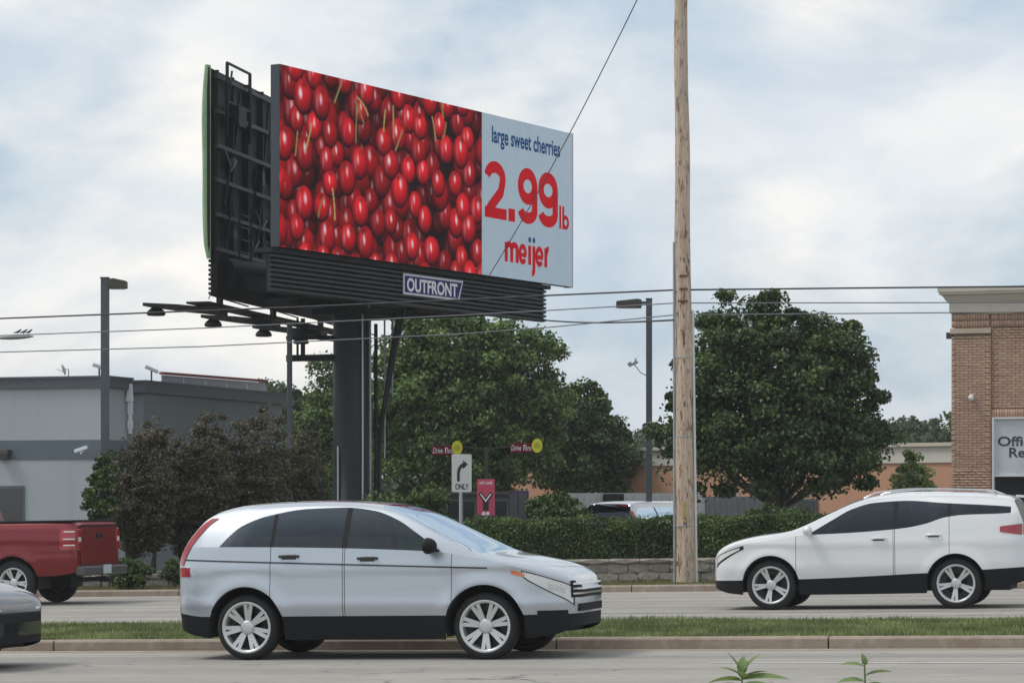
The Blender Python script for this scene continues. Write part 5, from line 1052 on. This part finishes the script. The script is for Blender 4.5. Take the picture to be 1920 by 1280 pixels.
m = MB(); m.box((-3.13, 0, .60), (.20, 1.85, .17)); bp = m.build('rear_bumper', 'bumper_steel', c.root, bevel=.03); m = MB(); m.box((-3.235, 0, .62), (.012, .34, .16)); m.build('number_plate', 'plate', bp)
m = MB(); m.box((-3.2, 0, .43), (.22, .12, .08)); m.box((-2.95, 0, .44), (.08, 1.1, .08)); m.build('tow_hitch', 'cladding', c.root)
m = MB(); m.box((-1.88, 0, 1.49), (2.2, 1.86, .035)); m.build('bed_cover', 'cladding', c.root, bevel=.01); c.mirror(1.28, 1.36, 'cladding', (.1, .14, .13)); c.handle(-.45, 1.22, 'red_paint'); c.handle(.45, 1.22, 'red_paint')
for z, h, mt in ((1.0, .30, 'cladding'), (1.0, .03, 'chrome')): m = MB(); m.box((2.96, 0, z), (.03, 1.2, h)); m.build('grille_bar', mt, c.root)
c.patch(lambda a, b: (2.62 + .28 * a, .98 + .2 * b), 6, 3, 'headlight', 'head_lens', .006)
# ---------------------------------------------------------------- dark saloon cut by the left edge
sp = dict(paint='navy_paint', axles=(1.42, -1.42), r=.33, arch=.385, tum=.42, sup=2.8, spokes=5, crease=((.70, .014, .05),), zm=.62, floor=.28,
    W=[(-2.40, .66), (-2.33, .78), (-2.1, .86), (-1.6, .90), (1.4, .91), (1.9, .88), (2.12, .79), (2.26, .64), (2.32, .5)],
    zt=[(-2.40, .86), (-2.35, 1.0), (-1.9, 1.08), (-1.7, 1.10), (-1.0, 1.36), (-.4, 1.43), (.2, 1.40), (.95, 1.04), (1.05, 1.00), (1.7, .90), (2.05, .80), (2.24, .70), (2.32, .60)], drop=[(-2.40, .04), (-1.8, .07), (-.4, .09), (.9, .06), (1.6, .09), (2.32, .05)],
    z0=[(-2.4, .97), (-1.5, .96), (.95, .90), (2.32, .7)], z1=[(-1.62, .965), (-1.2, 1.2), (-.4, 1.31), (.15, 1.27), (.82, .91)], zc=[(-2.4, .34), (2.32, .34)], zb=[(-2.4, .30), (-1.9, .2), (1.9, .18), (2.32, .26)], windows=[(-1.62, -.45, 'glass_dark'), (-.38, .82, 'glass_clear')], doors=[(-1.15, -.42), (-.405, .85)], screen=(.12, 1.0), rear_glass=(-1.68, -.9))
c = Car('dark_saloon', 'dark navy car nose cut off by the left edge', sp, place(-14.68, 25.75), -A, -PIT)
c.patch(lambda a, b: (1.80 + .42 * a, c.zs(1.80 + .42 * a) - .035 - (.03 + .07 * a) * b), 10, 3, 'headlight', 'head_lens', .006)
g_ = c.front_strip(.48, .47, .60, 'grille', 'cladding', .007); c.front_strip(.48, .60, .615, 'grille_surround', 'chrome', .011, g_)
c.patch(lambda a, b: (2.02 + .22 * a, .34 + .08 * b), 6, 2, 'fog_lamp_recess', 'cladding', .004); c.mirror(.70, .93, 'navy_paint', (.09, .11, .07)); c.handle(-.95, .84, 'navy_paint'); c.handle(-.1, .82, 'navy_paint')
# ---------------------------------------------------------------- white van parked behind the hedge
sp = dict(paint='white_paint', cat='van', axles=(1.5, -1.5), r=.34, arch=.39, tum=.26, sup=3.2, spokes=5, W=[(-2.5, .80), (-2.44, .88), (-2.2, .94), (1.6, .96), (2.2, .88), (2.45, .6)],
    zt=[(-2.5, .98), (-2.47, 1.2), (-2.38, 1.60), (-2.30, 1.70), (-1.5, 1.76), (.2, 1.76), (.7, 1.66), (1.5, 1.2), (1.65, 1.12), (2.2, .98), (2.45, .75)], drop=[(-2.5, .03), (-2.2, .07), (.5, .08), (2.45, .06)], z0=[(-2.5, 1.12), (.9, 1.06), (2.45, .9)], z1=[(-2.25, 1.5), (-2.0, 1.58), (.3, 1.60), (.8, 1.45), (1.3, 1.06)],
    zc=[(-2.5, .4), (2.45, .4)], zb=[(-2.5, .3), (-2, .22), (2, .22), (2.45, .3)], windows=[(-2.25, -1.25, 'glass_dark'), (-1.18, -.05, 'glass_dark'), (.02, 1.3, 'glass_clear')], doors=[(-1.2, -.02), (0, 1.3)], screen=(.6, 1.58), rear_glass=(-2.465, -2.33))
p = P(1190, 900, 72); c = Car('parked_van', 'white van parked behind the hedge, only roof and windows showing', sp, (p.x + .55, p.y + .9, G(p.x, p.y)), R(58), 0)
c.patch(lambda a, b: (-2.46 + .1 * a, 1.0 + .5 * b), 3, 6, 'tail_light', 'tail_red', .006)

# ================================================================== thin summer haze over the whole place
hz_ = bpy.data.materials.new('haze'); hz_.use_nodes = True; t = hz_.node_tree; t.nodes.remove(t.nodes['Principled BSDF'])
pv = t.nodes.new('ShaderNodeVolumePrincipled'); pv.inputs['Density'].default_value = .0004; pv.inputs['Color'].default_value = (.93, .95, .98, 1); t.links.new(pv.outputs[0], t.nodes['Material Output'].inputs['Volume']); M['haze'] = hz_
m = MB(); m.box((0, 120, 6.1), (840, 720, 16.8)); o = m.build('haze', 'haze', kind='stuff'); prop(o, label='thin pale summer haze over the whole street', category='haze')
